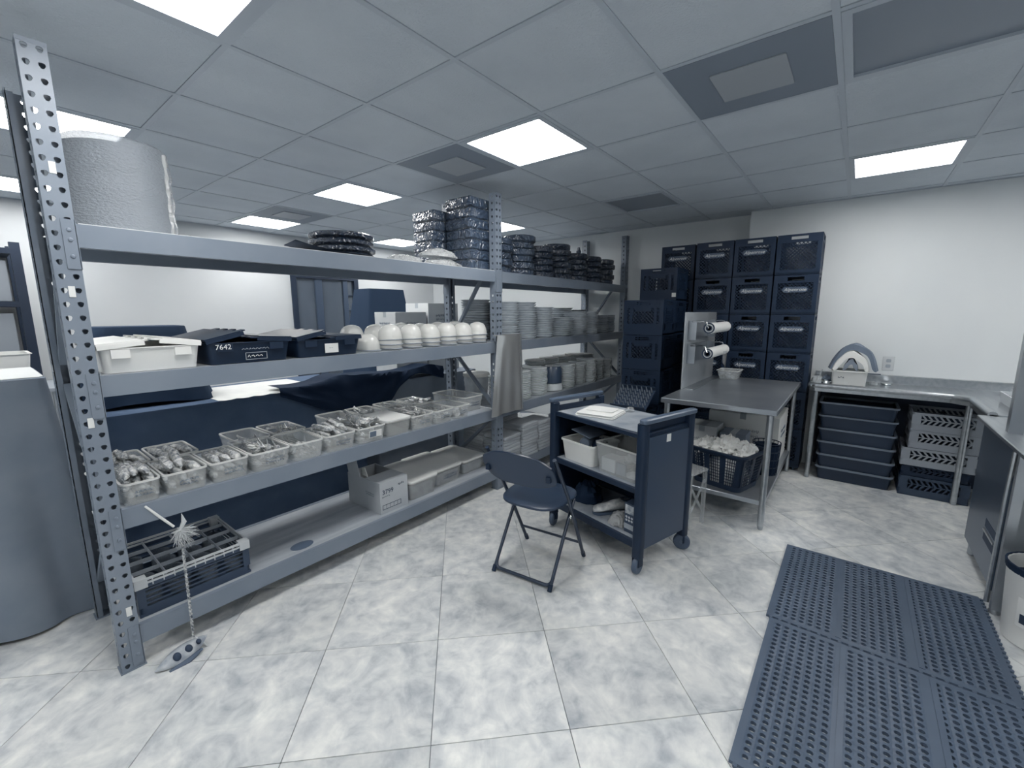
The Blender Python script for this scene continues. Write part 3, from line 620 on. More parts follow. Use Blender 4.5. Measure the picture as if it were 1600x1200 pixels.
for k in range(150):
    a = rg.uniform(0, 2*PI); e = rg.uniform(-1.3, .7); l = rg.uniform(.025, .065); p = Vector((.487, 2.268, .562))
    d = Vector((math.cos(a)*math.cos(e)+.25, math.sin(a)*math.cos(e)*.6, math.sin(e)-.35))*l; q = Vector((rg.uniform(-1, 1), rg.uniform(-1, 1), rg.uniform(-1, 1)))*.008
    tf.tube([p, p+d*.5+q, p+d+Vector((0, 0, -.008))], [.0016, .0016, .0005], 4)
tf.tube([(.487, 2.268, .565), (.505, 2.266, .60), (.500, 2.266, .64)], [.006, .010, .001], 6)
obj('feather_tuft', tf, mat('pale feathers', .80, .6), t)
cd = MB()
for ph in (0, PI):
    cd.tube([(.488-.012*q/90+.0035*math.cos(q*.9+ph), 2.262-.03*q/90+.0035*math.sin(q*.9+ph), .545-.485*q/90) for q in range(91)], .0032, 5)
obj('twisted_cord', cd, mat('two tone cord', .55, .6, var=.35, vscale=90), t)
mk = MB(); R = []
for k in range(15):
    s = k/14; wv = math.sin(PI*s)**.8; x = -.105+.21*s
    R.append([(x, -.045*wv*math.cos(a)-.002, .004+.036*wv*math.sin(a)+.012*(2*s-1)**2) for a in [PI*q/10 for q in range(11)]]+[(x, .045*wv*math.cos(a)*-.6, .004+.012*(2*s-1)**2) for a in [PI-.3*q for q in range(3)]])
mk.loft(R); mo = obj('mask', mk, mat('grey carved mask', .66, .45, var=.10, vscale=28), t, (.425, 2.215, .012), rot=(.15, -.15, .15))
for x, sx in ((-.026, .015), (.020, .014), (.060, .010)):
    obj('eye_hole', MB().lathe([(1, 0), (.9, .004), (.1, .004)], n=14), M_INK, mo, (x, -.024, .0345), rot=(.75, 0, 0), scale=(sx, sx*1.25, 1))
obj('mouth', MB().tube([(-.07, -.043, .004), (0, -.049, -.002), (.06, -.044, .004)], [.006, .016, .005], 6), mat('mask underside', .36, .5), mo)
obj('cord_end', MB().tube([(.476, 2.232, .062), (.500, 2.215, .03), (.515, 2.20, .004)], [.004, .006, .001], 6), mat('pale feathers', .80, .6), t)

# ------------------------------------------------------------------ folding chair
t = thing('folding_chair', 'charcoal metal folding chair standing on the tile floor', 'chair', (2.005, 1.385, 0), .11)
def arc(p0, p1, p2, n=5): return [tuple((1-s)**2*a+2*s*(1-s)*b+s*s*c for a, b, c in zip(p0, p1, p2)) for s in [k/n for k in range(n+1)]]
for sy in (-1, 1):
    obj('frame_leg', MB().tube([(.215, sy*.205, .012), (.05, sy*.21, .32), (-.10, sy*.215, .56), (-.285, sy*.215, .70)][:2]+[(-.06, sy*.215, .51), (-.225, sy*.212, .765)], .011, 10), M_CHAIRT, t)
    obj('foot_cap', MB().tube([(.222, sy*.205, .002), (.205, sy*.2055, .035)], [.013, .014], 10), M_BLACK, t)
    obj('rear_leg', MB().tube([(-.205, sy*.185, .012), (-.03, sy*.186, .26), (.10, sy*.186, .428)], .010, 10), M_CHAIRT, t)
    obj('foot_cap', MB().tube([(-.212, sy*.185, .002), (-.192, sy*.185, .035)], [.013, .013], 10), M_BLACK, t)
    obj('hinge', MB().lathe([(.014, -.006), (.016, 0), (.012, .006)], n=10), M_CHROME, t, (.03, sy*.199, .345), rot=(PI/2, 0, 0))
    obj('back_bracket', MB().box(-.255, -.195, sy*.19-.012, sy*.19+.012, .645, .675), M_BLACK, t)
obj('crossbar', MB().tube(arc((-.165, -.186, .065), (-.195, -.186, .022), (-.195, -.15, .022))+arc((-.195, .15, .022), (-.195, .186, .022), (-.165, .186, .065)), .010, 10), M_CHAIRT, t)
obj('stretcher', MB().tube([(.155, -.205, .125), (.155, .205, .125)], .008, 8), M_CHAIRT, t)
def seat_out(s):
    o = []
    for k in range(40):
        a = 2*PI*k/40; e = .62
        x = math.copysign(abs(math.cos(a))**e, math.cos(a)); y = math.copysign(abs(math.sin(a))**e, math.sin(a))
        o.append((.005+.195*s*x, (.196+.012*x)*s*y))
    return o
obj('seat', MB().loft([[(x, y, .437-.02*(1-abs(y)/.2)*0) for x, y in seat_out(.93)], [(x, y, .440) for x, y in seat_out(1.0)], [(x, y, .452) for x, y in seat_out(1.0)], [(x, y, .458) for x, y in seat_out(.95)], [(x, y, .454) for x, y in seat_out(.6)]]), M_CHAIR, t)
S = []; NB = 20
for k in range(9):                               # curved, rounded back rest
    s = k/8*2-1; R = []
    for q in range(NB+1):
        p = q/NB*2-1; wl_ = .225*(1-.06*abs(s)**3)
        zc = s*.092*(1-.45*abs(p)**3.2)+.012*(1-p*p)
        R.append((-.232-.030*(1-p*p)-.055*(s*.5+.5)+.03, p*wl_, .675+zc))
    S.append(R)
obj('backrest', MB().loft(S+[[(x-.008, y, q) for x, y, q in r] for r in S[::-1]]+[S[0]], False, False, False), M_CHAIR, t)
obj('backrest_rim', MB().tube(S[-1], .007, 6), M_CHAIRT, t); obj('backrest_rim', MB().tube(S[0], .007, 6), M_CHAIRT, t)

# ------------------------------------------------------------------ utility cart
ca = math.radians(74.5-90)                       # local x = across the depth, local y = along the length
t = thing('utility_cart', 'black three-shelf utility cart on casters behind the folding chair', 'cart', (2.28, .87, 0), ca)
CL, CD = .735, .45
for x in (0, CD):
    for y in (0, CL):
        obj('post', rbox(.055, .055, .10, .905, .014, .004, 3, x, y), M_BLACK, t)
        w = obj('caster', MB().lathe([(.012, -.016), (.045, -.016), (.052, -.009), (.052, .009), (.045, .016), (.012, .016)], n=22), M_BLACKR, t, (x, y, .0525), rot=(PI/2, 0, random.uniform(-.5, .5)+PI/2*(x > 0)))
        obj('hub', MB().lathe([(.011, -.018), (.011, .018)], n=12), mat('caster hub', .4, .4), w)
        obj('caster_fork', MB().box(x-.02, x+.02, y-.024, y-.019, .05, .105).box(x-.02, x+.02, y+.019, y+.024, .05, .105).box(x-.024, x+.024, y-.024, y+.024, .100, .108), M_BLACK, t)
for zz, dp in ((.845, .03), (.520, .035), (.200, .05)):
    o = obj('shelf', rbox(CD+.03, CL+.02, zz-dp, zz, .012, .004, 3, CD/2, CL/2), M_BLACK, t)
    obj('shelf_surface', MB().box(.0, CD-.01, .03, CL-.03, zz+.0004, zz+.0024), M_WOODT, t)
obj('end_panel', MB().box(.03, CD-.03, -.02, -.012, .15, .82), mat('dark end panel', .25, .35), t)
obj('back_panel', MB().box(CD+.012, CD+.02, .03, CL-.03, .16, .80), M_BLACK, t)
obj('end_panel', MB().box(.03, CD-.03, CL+.012, CL+.02, .15, .82), M_BLACK, t)
for y in (-.012, CL+.012):
    obj('handle', MB().loft([ring(rr(CD+.06, .042, .018, 4, CD/2, y), .906), ring(rr(CD+.07, .050, .022, 4, CD/2, y), .912), ring(rr(CD+.07, .050, .022, 4, CD/2, y), .928), ring(rr(CD+.05, .036, .016, 4, CD/2, y), .934)]), mat('worn grey handle', .40, .35), t)
for y in (.02, CL-.02):                            # low rails under each handle
    obj('end_rail', MB().box(.02, CD-.02, y-.008, y+.008, .850, .885), M_BLACK, t)
obj('sticker', MB().box(CD*.43, CD*.52, -.0215, -.0202, .770, .815), M_OFFWH, t)
CM = T(2.28, .87, 0, ca)
def cpos(x, y, zz): return tuple(CM @ Vector((x, y, zz)))
tw = thing('folded_towel', 'folded white towel lying on the cart top', 'towel', cpos(.17, .47, .848), ca+.35)
for k, (sx, sy, dx) in enumerate(((.25, .27, 0), (.245, .265, .004), (.24, .25, -.004), (.14, .19, .03))):
    obj('fold', rbox(sx, sy, k*.0075, k*.0075+.0072, .02, .003, 3, dx, 0), M_CLOTHW, tw)
tag(obj('glass_stopper', blob(.028, .028, .03, 17, .4, 3), M_GLASS, None, cpos(.38, .40, .848)), 'small cluster of clear glass pieces behind the towel on the cart', 'glass')
b1 = thing('white_bin', 'white plastic bin on the middle cart shelf', 'bin', cpos(.145, .535, .523), ca)
obj('body', shell(.24, .26, .27, .29, .135, .004, .025), M_WHITE, b1); obj('rim', rimring(.285, .305, .130, .03, .014, .012), M_WHITE, b1)
r1 = thing('dark_roll', 'dark padded roll sticking out of the white bin', 'roll', cpos(.15, .52, .62), ca+.2)
obj('roll', MB().lathe([(.01, -.1), (.034, -.1), (.038, -.09), (.038, .09), (.034, .1), (.01, .1)], n=18), mat('grey foam roll', .45, .6), r1, (0, .02, .035), rot=(0, PI/2, .2))
obj('flap', MB().box(-.11, .11, -.075, .075, 0, .004), mat('grey foam roll', .45, .6), r1, (.01, .03, .09), rot=(.25, .05, 0))
obj('bag', blob(.06, .045, .05, 21, .3), M_CLOTHB, r1, (.0, -.06, .01))
b2 = thing('clear_bin', 'clear plastic bin with odds and ends on the middle cart shelf', 'bin', cpos(.155, .205, .523), ca)
obj('body', shell(.255, .29, .28, .335, .185, .004, .02), mat('clear bin plastic', .92, .1, clear=.26, spec=.8), b2); obj('rim', rimring(.285, .34, .182, .022, .01, .008), M_TUBRIM, b2)
for nm, mb_, mm, p, lab in (('white_carton', rbox(.10, .11, 0, .085, .006, .003), M_WHITE, (-.055, .085, .006), 'small white carton inside the clear bin on the cart'),
                            ('small_card', rbox(.012, .075, 0, .075, .004, .002), M_GREYP, (-.095, -.012, .006), 'small grey printed card in the clear bin on the cart'),
                            ('paper_scrap', blob(.04, .055, .025, 31, .3), M_OFFWH, (-.05, -.075, .006), 'white crumpled paper at the bottom of the clear bin'),
                            ('plastic_cup', MB().lathe([(.03, 0), (.04, .09), (.038, .09), (.028, .004)], n=16), M_BOWL, (.05, -.08, .006), 'clear cup lying inside the clear bin on the cart'),
                            ('white_dish', MB().lathe([(.03, 0), (.065, .05), (.066, .055), (.06, .052), (.025, .006)], n=20), M_WHITE, (.045, .06, .006), 'white dish in the clear bin on the cart'),
                            ('film_bundle', blob(.055, .05, .05, 37, .3), M_FILM, (.03, -.0, .065), 'crinkled clear film bundle on top inside the clear bin')):
    tag(obj(nm, mb_, mm, None, cpos(.155+p[0], .205+p[1], .523+p[2]), ca), lab, nm.split('_')[-1])
tag(obj('black_bag', blob(.105, .10, .125, 41, .24, 3.2), M_CLOTHB, None, cpos(.19, .58, .208), ca), 'black bag slumped on the lower cart shelf', 'bag')
def shoe(x, y, rz, lab):
    s = thing('shoe', lab, 'shoe', cpos(x, y, .2035), ca+rz); S = []
    for k, (px_, w_, h_) in enumerate(((-.12, .020, .03), (-.11, .034, .055), (-.07, .036, .075), (-.02, .036, .070), (.03, .040, .05), (.08, .042, .042), (.11, .034, .034), (.125, .014, .02))):
        S.append([(px_, w_*math.cos(2*PI*i/12), .014+h_/2+h_/2*math.sin(2*PI*i/12)) for i in range(12)])
    obj('upper', MB().loft(S), M_SNEAK, s); obj('sole', MB().prism([(q[0], q[1]) for q in rr(.255, .082, .04, 6)], 0, .016), M_BLACKR, s)
    obj('collar', MB().tube([(-.10+.035*math.cos(2*PI*i/12), .024*math.sin(2*PI*i/12), .082) for i in range(13)], .006, 6), M_INK, s)
shoe(.16, .345, 2.7, 'mottled white shoe on the lower cart shelf beside the film bag')
tag(obj('film_bag', blob(.085, .07, .06, 43, .2), M_FILM, None, cpos(.10, .215, .207), ca), 'crinkled white film bag on the lower cart shelf', 'bag')
bx = thing('snack_box', 'upright dark printed box on the lower cart shelf by the post', 'box', cpos(.10, .085, .2035), ca)
obj('carton', MB().box(-.07, .07, -.045, .045, 0, .185), M_INK, bx); obj('picture', MB().box(-.0712, -.0702, -.04, .04, .12, .175), mat('printed picture', .62, .5, var=.2, vscale=40), bx); obj('band', MB().box(-.0712, -.0702, -.045, .045, .022, .055), M_GREYP, bx)
for a in range(4):
    for c in range(2): obj('picture_dot', MB().lathe([(.008, 0), (.005, .001)], n=8), M_GREYL, bx, (-.0702, -.03+a*.02, .078+c*.02), rot=(0, -PI/2, 0))

# ------------------------------------------------------------------ prep table and what stands on and under it
TX0, TX1, TY0, TY1, TZ = 3.27, 4.785, .350, 1.125, .868
t = thing('prep_table', 'stainless steel prep table with an undershelf beside the cart', 'table', (0, 0, 0))
obj('table_top', rbox(TX1-TX0, TY1-TY0, TZ-.038, TZ, .006, .004, 3, (TX0+TX1)/2, (TY0+TY1)/2), M_STEELD, t)
for x in (TX0+.04, TX1-.04):
    for y in (TY0+.042, TY1-.04):
        l = obj('leg', MB().lathe([(.021, .03), (.021, TZ-.04)], (x, y, 0), 16), M_STEEL, t); obj('foot', MB().lathe([(.011, .0), (.017, .006), (.021, .032)], (x, y, 0), 14), M_STEELD, l)
obj('undershelf', rbox(TX1-TX0-.06, TY1-TY0-.06, .178, .212, .006, .003, 3, (TX0+TX1)/2, (TY0+TY1)/2), M_STEELD, t)
# film dispenser board
t = thing('film_dispenser', 'steel board on the prep table holding two rolls of film', 'dispenser', (0, 0, TZ+.001))
obj('board', rbox(.99, .012, 0, .645, .003, .002, 2, 4.215, 1.112), mat('pale brushed steel', .74, .38, metal=.6), t)
obj('foot', MB().box(3.74, 4.70, 1.02, 1.105, 0, .006), M_STEEL, t)
for zz in (.515, .315):
    for x in (3.80, 4.40): obj('bracket', MB().box(x-.004, x+.004, 1.04, 1.106, zz-.10, zz+.06), M_STEELD, t)
    obj('bracket_plate', MB().box(3.80, 4.40, 1.098, 1.1058, zz-.10, zz+.06), M_STEELD, t)
    for x in (3.795, 4.405):
        obj('wire_arm', MB().tube([(x, 1.08, zz+.05), (x, .99, zz+.055), (x, .965, zz+.05), (x, .955, zz+.02), (x, .945, zz)], .005, 6), M_CHROME, t)
for zz, lab in ((.515, 'white film roll on the upper arms of the steel board'), (.305, 'white film roll on the lower arms of the steel board')):
    q = thing('film_roll', lab, 'film roll', (4.10, .945, TZ+.001+zz))
    obj('film', MB().lathe([(.024, -.29), (.043, -.29), (.045, -.28), (.044, .0), (.046, .28), (.024, .29)], n=22, cap0=False, cap1=False), M_ROLL, q, rot=(0, PI/2, 0))
    obj('core', MB().loft([[(xx, r_*math.cos(2*PI*i/18), r_*math.sin(2*PI*i/18)) for i in range(18)] for xx, r_ in ((-.30, .024), (-.30, .017), (.30, .017), (.30, .024), (-.30, .024))], False, False), M_INK, q)
    obj('end_ring', MB().loft([[(xx, r_*math.cos(2*PI*i/20), r_*math.sin(2*PI*i/20)) for i in range(20)] for xx, r_ in ((-.291, .044), (-.297, .044), (-.297, .034), (-.291, .034), (-.291, .044))], False, False), M_INK, q)
    if zz < .4: obj('loose_film', MB().loft([[(.05+.20*s, -.046-.012*math.sin(s*5), .0-.02*k-.05*(k/5)*math.sin(PI*s)) for s in [q_/8 for q_ in range(9)]] for k in range(6)], False, False, False), M_CLEAR, q)
t = thing('clear_container', 'small clear plastic container at the back of the prep table', 'container', (4.63, .93, TZ+.001))
obj('body', shell(.17, .15, .21, .19, .085, .003, .02), M_TUB, t); obj('rim', rimring(.225, .205, .082, .024, .01, .008), M_TUBRIM, t); obj('contents', blob(.07, .06, .05, 51, .25), M_FILM, t, (0, 0, .004))
# laundry basket
bz = .2135
t = thing('laundry_basket', 'black lattice laundry basket full of white cloths under the prep table', 'basket', (3.53, .685, bz), math.radians(-15))
bw_, bd_, bh_ = .37, .43, .275
def bside(s, zf):                                   # half sizes at height fraction
    k = .84+.16*zf; return bw_/2*k, bd_/2*k
b = MB()
for zf0, zf1 in ((0, .14), (.90, 1.0)):
    a0, c0 = bside(0, zf0); a1, c1 = bside(0, zf1)
    b.loft([ring(rr(2*a0, 2*c0, .05, 4), bh_*zf0), ring(rr(2*a1, 2*c1, .05, 4), bh_*zf1), ring(rr(2*a1-.012, 2*c1-.012, .045, 4), bh_*zf1), ring(rr(2*a0-.012, 2*c0-.012, .045, 4), bh_*zf0), ring(rr(2*a0, 2*c0, .05, 4), bh_*zf0)], False, False)
a0, c0 = bside(0, 0); b.prism(rr(2*a0-.004, 2*c0-.004, .05, 4), .0, .006)
obj('body', b, M_BLACK, t); obj('rim', rimring(bw_+.03, bd_+.03, bh_-.004, .06, .02, .014, 4), M_BLACK, t)
def on_side(side, p, zf):
    hx, hy = bside(0, zf); o = -.003
    if side == 0: return (-hx-o, p*hy, bh_*zf)
    if side == 1: return (hx+o, p*hy, bh_*zf)
    if side == 2: return (p*hx, -hy-o, bh_*zf)
    return (p*hx, hy+o, bh_*zf)
for cn in range(4):                                # rounded corner columns
    cr = []
    for zf in (.12, .5, .92):
        hx, hy = bside(0, zf); cr.append([(x, y, bh_*zf) for x, y in rr(2*hx-.005, 2*hy-.005, .05, 4)[cn*5:cn*5+5]])
    obj('corner_column', MB().loft(cr, False, False, False), M_BLACK, t)
for side in range(4):
    wins = ((-.78, -.40), (-.19, .19), (.40, .78)) if side < 2 else ((-.70, -.12), (.12, .70))
    st = MB(); edges = [-.90]+[e for w_ in wins for e in w_]+[.90]
    for k in range(0, len(edges), 2):
        a, c = edges[k], edges[k+1]; st.loft([[on_side(side, a, zf), on_side(side, c, zf)] for zf in (.14, .5, .90)], False, False, False)
    obj('side_panel', st, M_BLACK, t)
    la = MB()
    for w0, w1 in wins:
        for k in range(1, 5): la.tube([on_side(side, w0+(w1-w0)*k/5, zf) for zf in (.14, .90)], .0028, 4)
        for k in range(1, 9): la.tube([on_side(side, w0, .14+.76*k/9), on_side(side, w1, .14+.76*k/9)], .0028, 4)
    obj('lattice', la, M_BLACK, t)
BM = T(3.53, .685, bz, math.radians(-15))
for k, (x, y, zz, rx, ry, rz_, lab) in enumerate(((-.0, .0, .02, .145, .165, .21, 'white cloth filling the bottom of the laundry basket'), (-.05, .12, .245, .12, .10, .085, 'white cloth heaped at the left of the laundry basket'), (0, .0, .26, .13, .10, .10, 'white crumpled cloth peaking in the middle of the laundry basket'), (.03, -.11, .25, .12, .09, .08, 'white crumpled cloth at the right of the laundry basket'))):
    tag(obj('white_cloth', blob(rx, ry, rz_, 60+k, .34 if k else .05, 3.4, 56, 32), M_CLOTHW, None, tuple(BM @ Vector((x, y, zz))), -.2), lab, 'cloth', 'white cloths in the basket')
def carton(x0, x1, y0, y1, zb, h, m, label, marks=True, nm='cardboard_box', cat='box'):
    t = thing(nm, label, cat, ((x0+x1)/2, (y0+y1)/2, zb)); wd, dp = x1-x0, y1-y0
    obj('carton', rbox(wd, dp, 0, h, .003, .002, 1), m, t); obj('tape', MB().box(-wd/2-.0004, wd/2+.0004, -.024, .024, h-.05, h+.0006), mat('packing tape', .66, .3), t)
    if marks:
        obj('print', scribble(wd*.5, h*.22, 2, int(x0*100), .004), mat('box print', .45, .7), t, (0, -dp/2-.0005, h*.6))
        obj('print', scribble(dp*.5, h*.22, 2, int(y0*100), .004), mat('box print', .45, .7), t, (-wd/2-.0005, 0, h*.6), -PI/2)
    return t
carton(3.86, 4.10, .84, 1.08, bz, .335, M_CARD, 'tall pale carton behind the basket on the undershelf')
carton(3.88, 4.08, .62, .82, bz, .30, mat('dim carton', .5, .7), 'dark carton between the other boxes on the undershelf')
carton(4.16, 4.70, .42, .98, bz, .42, M_WHITE, 'large white printed carton at the back of the undershelf')
t = thing('wire_basket', 'black round wire basket on the undershelf behind the front leg', 'basket', (3.94, .475, bz))
wb = MB()
for k in range(16):
    a = 2*PI*k/16; wb.tube([(.085*math.cos(a), .085*math.sin(a), 0), (.10*math.cos(a), .10*math.sin(a), .26)], .003, 5)
for zz in (.003, .065, .13, .195, .26):
    r_ = .085+.015*zz/.26; wb.tube([(r_*math.cos(2*PI*k/24), r_*math.sin(2*PI*k/24), zz) for k in range(25)], .004, 5)
obj('wires', wb, M_BLACK, t); obj('liner', MB().lathe([(.078, .004), (.09, .24), (.088, .24), (.076, .008)], n=20), M_CLOTHB, t)
# clear stool between cart and table
t = thing('clear_stool', 'small clear plastic stool half hidden behind the cart', 'stool', (3.10, .86, 0), math.radians(-15))
obj('seat', rbox(.23, .23, .40, .415, .02, .004, 3), mat('clear acrylic', .86, .08, clear=.34, spec=.9), t)
for x in (-.095, .095):
    for y in (-.095, .095): obj('leg', MB().box(x-.011, x+.011, y-.011, y+.011, 0, .40), mat('clear acrylic', .86, .08, clear=.34, spec=.9), t)
for y in (-.095, .095):
    obj('cross_brace', MB().bar((-.095, y, .08), (.095, y, .33), .008, .018), mat('clear acrylic', .86, .08, clear=.34, spec=.9), t); obj('cross_brace', MB().bar((-.095, y, .33), (.095, y, .08), .008, .018), mat('clear acrylic', .86, .08, clear=.34, spec=.9), t)

# ------------------------------------------------------------------ crates
def crate_parts(wd, dp, h, style):
    """frame, lattice walls on four sides; walls have a hand hole; style 0 = label plate crate, 1 = ribbed crate"""
    body = MB(); t_ = .012; body.box(-wd/2, wd/2, -dp/2, dp/2, .004, .016)
    for sx in (-1, 1):
        for sy in (-1, 1): body.box(sx*wd/2-(.035 if sx > 0 else 0), sx*wd/2+(.035 if sx < 0 else 0), sy*dp/2-(.035 if sy > 0 else 0), sy*dp/2+(.035 if sy < 0 else 0), 0, h-.004)
    lat = MB(); plate = MB()
    def F(side, p, zz, d):
        if side == 0: return (-wd/2+d, p, zz)
        if side == 1: return (wd/2-d, p, zz)
        if side == 2: return (p, -dp/2+d, zz)
        return (p, dp/2-d, zz)
    def fb(b, side, p0, p1, z0, z1, d0=0, d1=t_):
        b.loft([[F(side, p0, z0, d), F(side, p1, z0, d), F(side, p1, z1, d), F(side, p0, z1, d)] for d in (d0, d1)])
    for side in range(4):
        L_ = (dp if side < 2 else wd)/2-.033
        fb(body, side, -L_, L_, 0, .045); fb(body, side, -L_, L_, h-.022, h-.004)
        fb(body, side, -L_, -.065, h-.055, h-.022); fb(body, side, .065, L_, h-.055, h-.022); fb(body, side, -L_, L_, h-.075, h-.055)
        if style == 1:
            for k in range(3): fb(body, side, -L_, L_, h-.02-k*.018, h-.012-k*.018, -.004, 0)
            fb(body, side, -.075, .075, h-.105, h-.075)
            for sg in (-1, 1): fb(body, side, sg*.115-.014, sg*.115+.014, .045, h-.075)
            fb(body, side, -L_, L_, .045, .105)
        za, zb = (.045 if style == 0 else .105), h-.075; n = 9; HH = zb-za; stp = 2*L_/n
        for k in range(-8, n):                     # crossing diagonals clipped to the panel
            for sg in (1, -1):
                p0 = -L_+k*stp; s0, s1 = max(0, (-L_-p0)/HH), min(1, (L_-p0)/HH)
                if s1-s0 < .05: continue
                q = lambda s: (p0+HH*s)*sg
                A, B = F(side, q(s0), za+HH*s0, .006), F(side, q(s1), za+HH*s1, .006); lat.tube([A, B], .0042, 4, False)
        if style == 0 and side == 0: plate.loft([[F(side, x, zz, d) for x, zz in ((-.105, h*.62), (-.085, h*.69), (.085, h*.69), (.105, h*.62), (.085, h*.55), (-.085, h*.55))] for d in (-.006, .0)])
    return body, lat, plate
CRA = [m_.mesh(n_, False) for m_, n_ in zip(crate_parts(.342, .345, .36, 0), ('body', 'lattice', 'label_plate'))]
CRB = [m_.mesh(n_, False) for m_, n_ in zip(crate_parts(.34, .375, .326, 1)[:2], ('body', 'lattice'))]
for me in CRA[:2]+CRB: me.materials.append(M_CRATE)
CRA[2].materials.append(M_CRATEL)
LET = textmesh('Alpenrose', .042, .35); LET.materials.append(M_OFFWH)
def crate(x, y, zb, style, label, rz=0, name=True, group=None):
    t = thing('milk_crate', label, 'crate', (x, y, zb), rz, group)
    obj('body', (CRA if style == 0 else CRB)[0], None, t); obj('lattice', (CRA if style == 0 else CRB)[1], None, t)
    if style == 0 and name:
        p = obj('label_plate', CRA[2], None, t); obj('lettering', LET, None, p, (-.342/2-.0066, .0, .36*.62), rot=(PI/2, 0, -PI/2))
    return t
LVN = ['bottom', 'second from the bottom', 'third from the bottom', 'third from the top', 'second from the top', 'top']
CNM = ['rightmost crate stack', 'crate stack next to the rightmost', 'third crate stack from the right', 'wall crate stack behind the steel board']
for s, y in enumerate((.474, .832, 1.188, 1.560)):
    xx = X1B-.173 if y < .9 else (X1B-.173 if s == 2 else 5.0)
    d = thing('crate_dolly', 'low dark dolly under the %s' % CNM[s], 'dolly', (xx, y, 0), 0, 'crate dollies')
    obj('platform', MB().box(-.17, .17, -.172, .172, .034, .052), M_BLACK, d)
    for sx in (-1, 1):
        for sy in (-1, 1): obj('wheel', MB().lathe([(.016, -.01), (.017, 0), (.016, .01)], n=12), M_BLACKR, d, (sx*.13, sy*.13, .017), rot=(PI/2, 0, 0))
    for k in range(6):
        crate(xx, y, .0525+k*.36, 0, 'dark milk crate, %s of the %s' % (LVN[k], CNM[s]), name=not (s == 0 and k == 5), group='dark milk crates by the back wall')
L5 = ['bottom', 'second from the bottom', 'middle', 'second from the top', 'top']
for k in range(5): crate(4.12, 1.565, .001+k*.326, 1, 'dark ribbed crate, %s of the front stack near the rack' % L5[k], 0, group='ribbed crates near the rack')
for k in range(6): crate(4.62, 1.62, .001+k*.326, 1, 'dark ribbed crate, %s of the stack behind the front one' % LVN[k], 0, group='ribbed crates near the rack')
tag(obj('white_tag', MB().box(4.4420, 4.4435, 1.435, 1.475, 1.665, 1.705), M_OFFWH), 'small white tag stuck on the crate behind the steel board', 'tag')
for k in range(2): crate(3.72, 1.56, .001+k*.326, 1, 'dark ribbed crate, %s of the low pair behind the cart' % ('upper' if k else 'lower'), 0, group='low crates behind the cart')
t = thing('peg_rack', 'dark peg dish rack tilted on the low crates behind the cart', 'dish rack', (3.70, 1.52, .735), 0, rot=(0, -.55, 0))
pg = MB().box(-.14, .14, -.16, .16, 0, .012)
obj('tray', pg, M_RACKD, t)
for sx in (-1, 1): obj('side_wall', MB().box(sx*.14-.004, sx*.14+.004, -.16, .16, .0, .05), M_RACKD, t)
pgm = MB().lathe([(.007, 0), (.004, .055), (.001, .058)], n=6).mesh('peg'); pgm.materials.append(M_GREYP)
for a in range(6):
    for c in range(7): obj('peg', pgm, None, t, (-.11+a*.044, -.135+c*.045, .012))

# ------------------------------------------------------------------ corner counter, racks and tubs beneath
CZ = .885
t = thing('corner_counter', 'stainless L-shaped dish counter with rolled edge along the back wall', 'counter', (0, 0, 0))
cf, cy1, cyf = 4.62, .262, -.725
obj('counter_top', MB().prism([(cf, cy1), (X1B-.004, cy1), (X1B-.004, -1.47), (3.92, -1.47), (3.92, cyf), (cf-.10, cyf), (cf, cyf+.10)], CZ-.025, CZ-.008), M_STEEL, t)
path = [(X1B-.05, cy1, CZ-.012), (cf+.03, cy1, CZ-.012), (cf, cy1-.03, CZ-.012), (cf, cyf+.10, CZ-.012), (cf-.10, cyf, CZ-.012), (3.92, cyf, CZ-.012)]
obj('rolled_edge', MB().tube(path, .024, 12), M_STEEL, t)
fa = MB()
for p0, p1 in zip(path[1:], path[2:]): fa.bar((p0[0], p0[1], CZ-.034), (p1[0], p1[1], CZ-.034), .026, .052)
obj('apron', fa, M_STEEL, t)
obj('backsplash', MB().box(X1B-.022, X1B-.004, -1.47, cy1, CZ-.01, CZ+.055).box(X1B-.05, X1B-.004, -1.47, cy1, CZ+.055, CZ+.065), M_STEEL, t)
obj('back_panel', MB().box(X1B-.016, X1B-.006, -1.45, .23, .03, CZ-.03), mat('counter shade backing', .16, .6), t)  # dark sheet stands in for the deep shade under the counter
for x, y in ((4.70, .225), (4.70, -.742), (5.08, .225), (5.08, -1.42), (3.98, -1.42)):
    l = obj('leg', MB().lathe([(.02, .03), (.02, CZ-.025)], (x, y, 0), 14), M_STEEL, t); obj('foot', MB().lathe([(.012, 0), (.018, .006), (.021, .03)], (x, y, 0), 14), M_STEELD, l)
obj('rail', MB().tube([(4.70, .225, .715), (5.08, .225, .715)], .014, 10), M_STEEL, t)
btm = shell(.33, .50, .35, .53, .112, .004, .03).mesh('body'); btm.materials.append(mat('dark bus tub', .17, .4))
brm = rimring(.37, .55, .104, .035, .02, .014).mesh('rim'); brm.materials.append(mat('bus tub rim', .50, .3))
for k in range(6):
    q = thing('bus_tub', 'dark bus tub under the counter, %s of the stack' % LVN[k], 'bus tub', (4.90, -.083-.008*(5-k)*.5, .002+k*.1195), 0, 'bus tubs under the counter')
    obj('body', btm, None, q); obj('rim', brm, None, q)
    obj('filler', rbox(.31, .48, .006, .10, .03, .003, 3), M_CLOTHB, q)
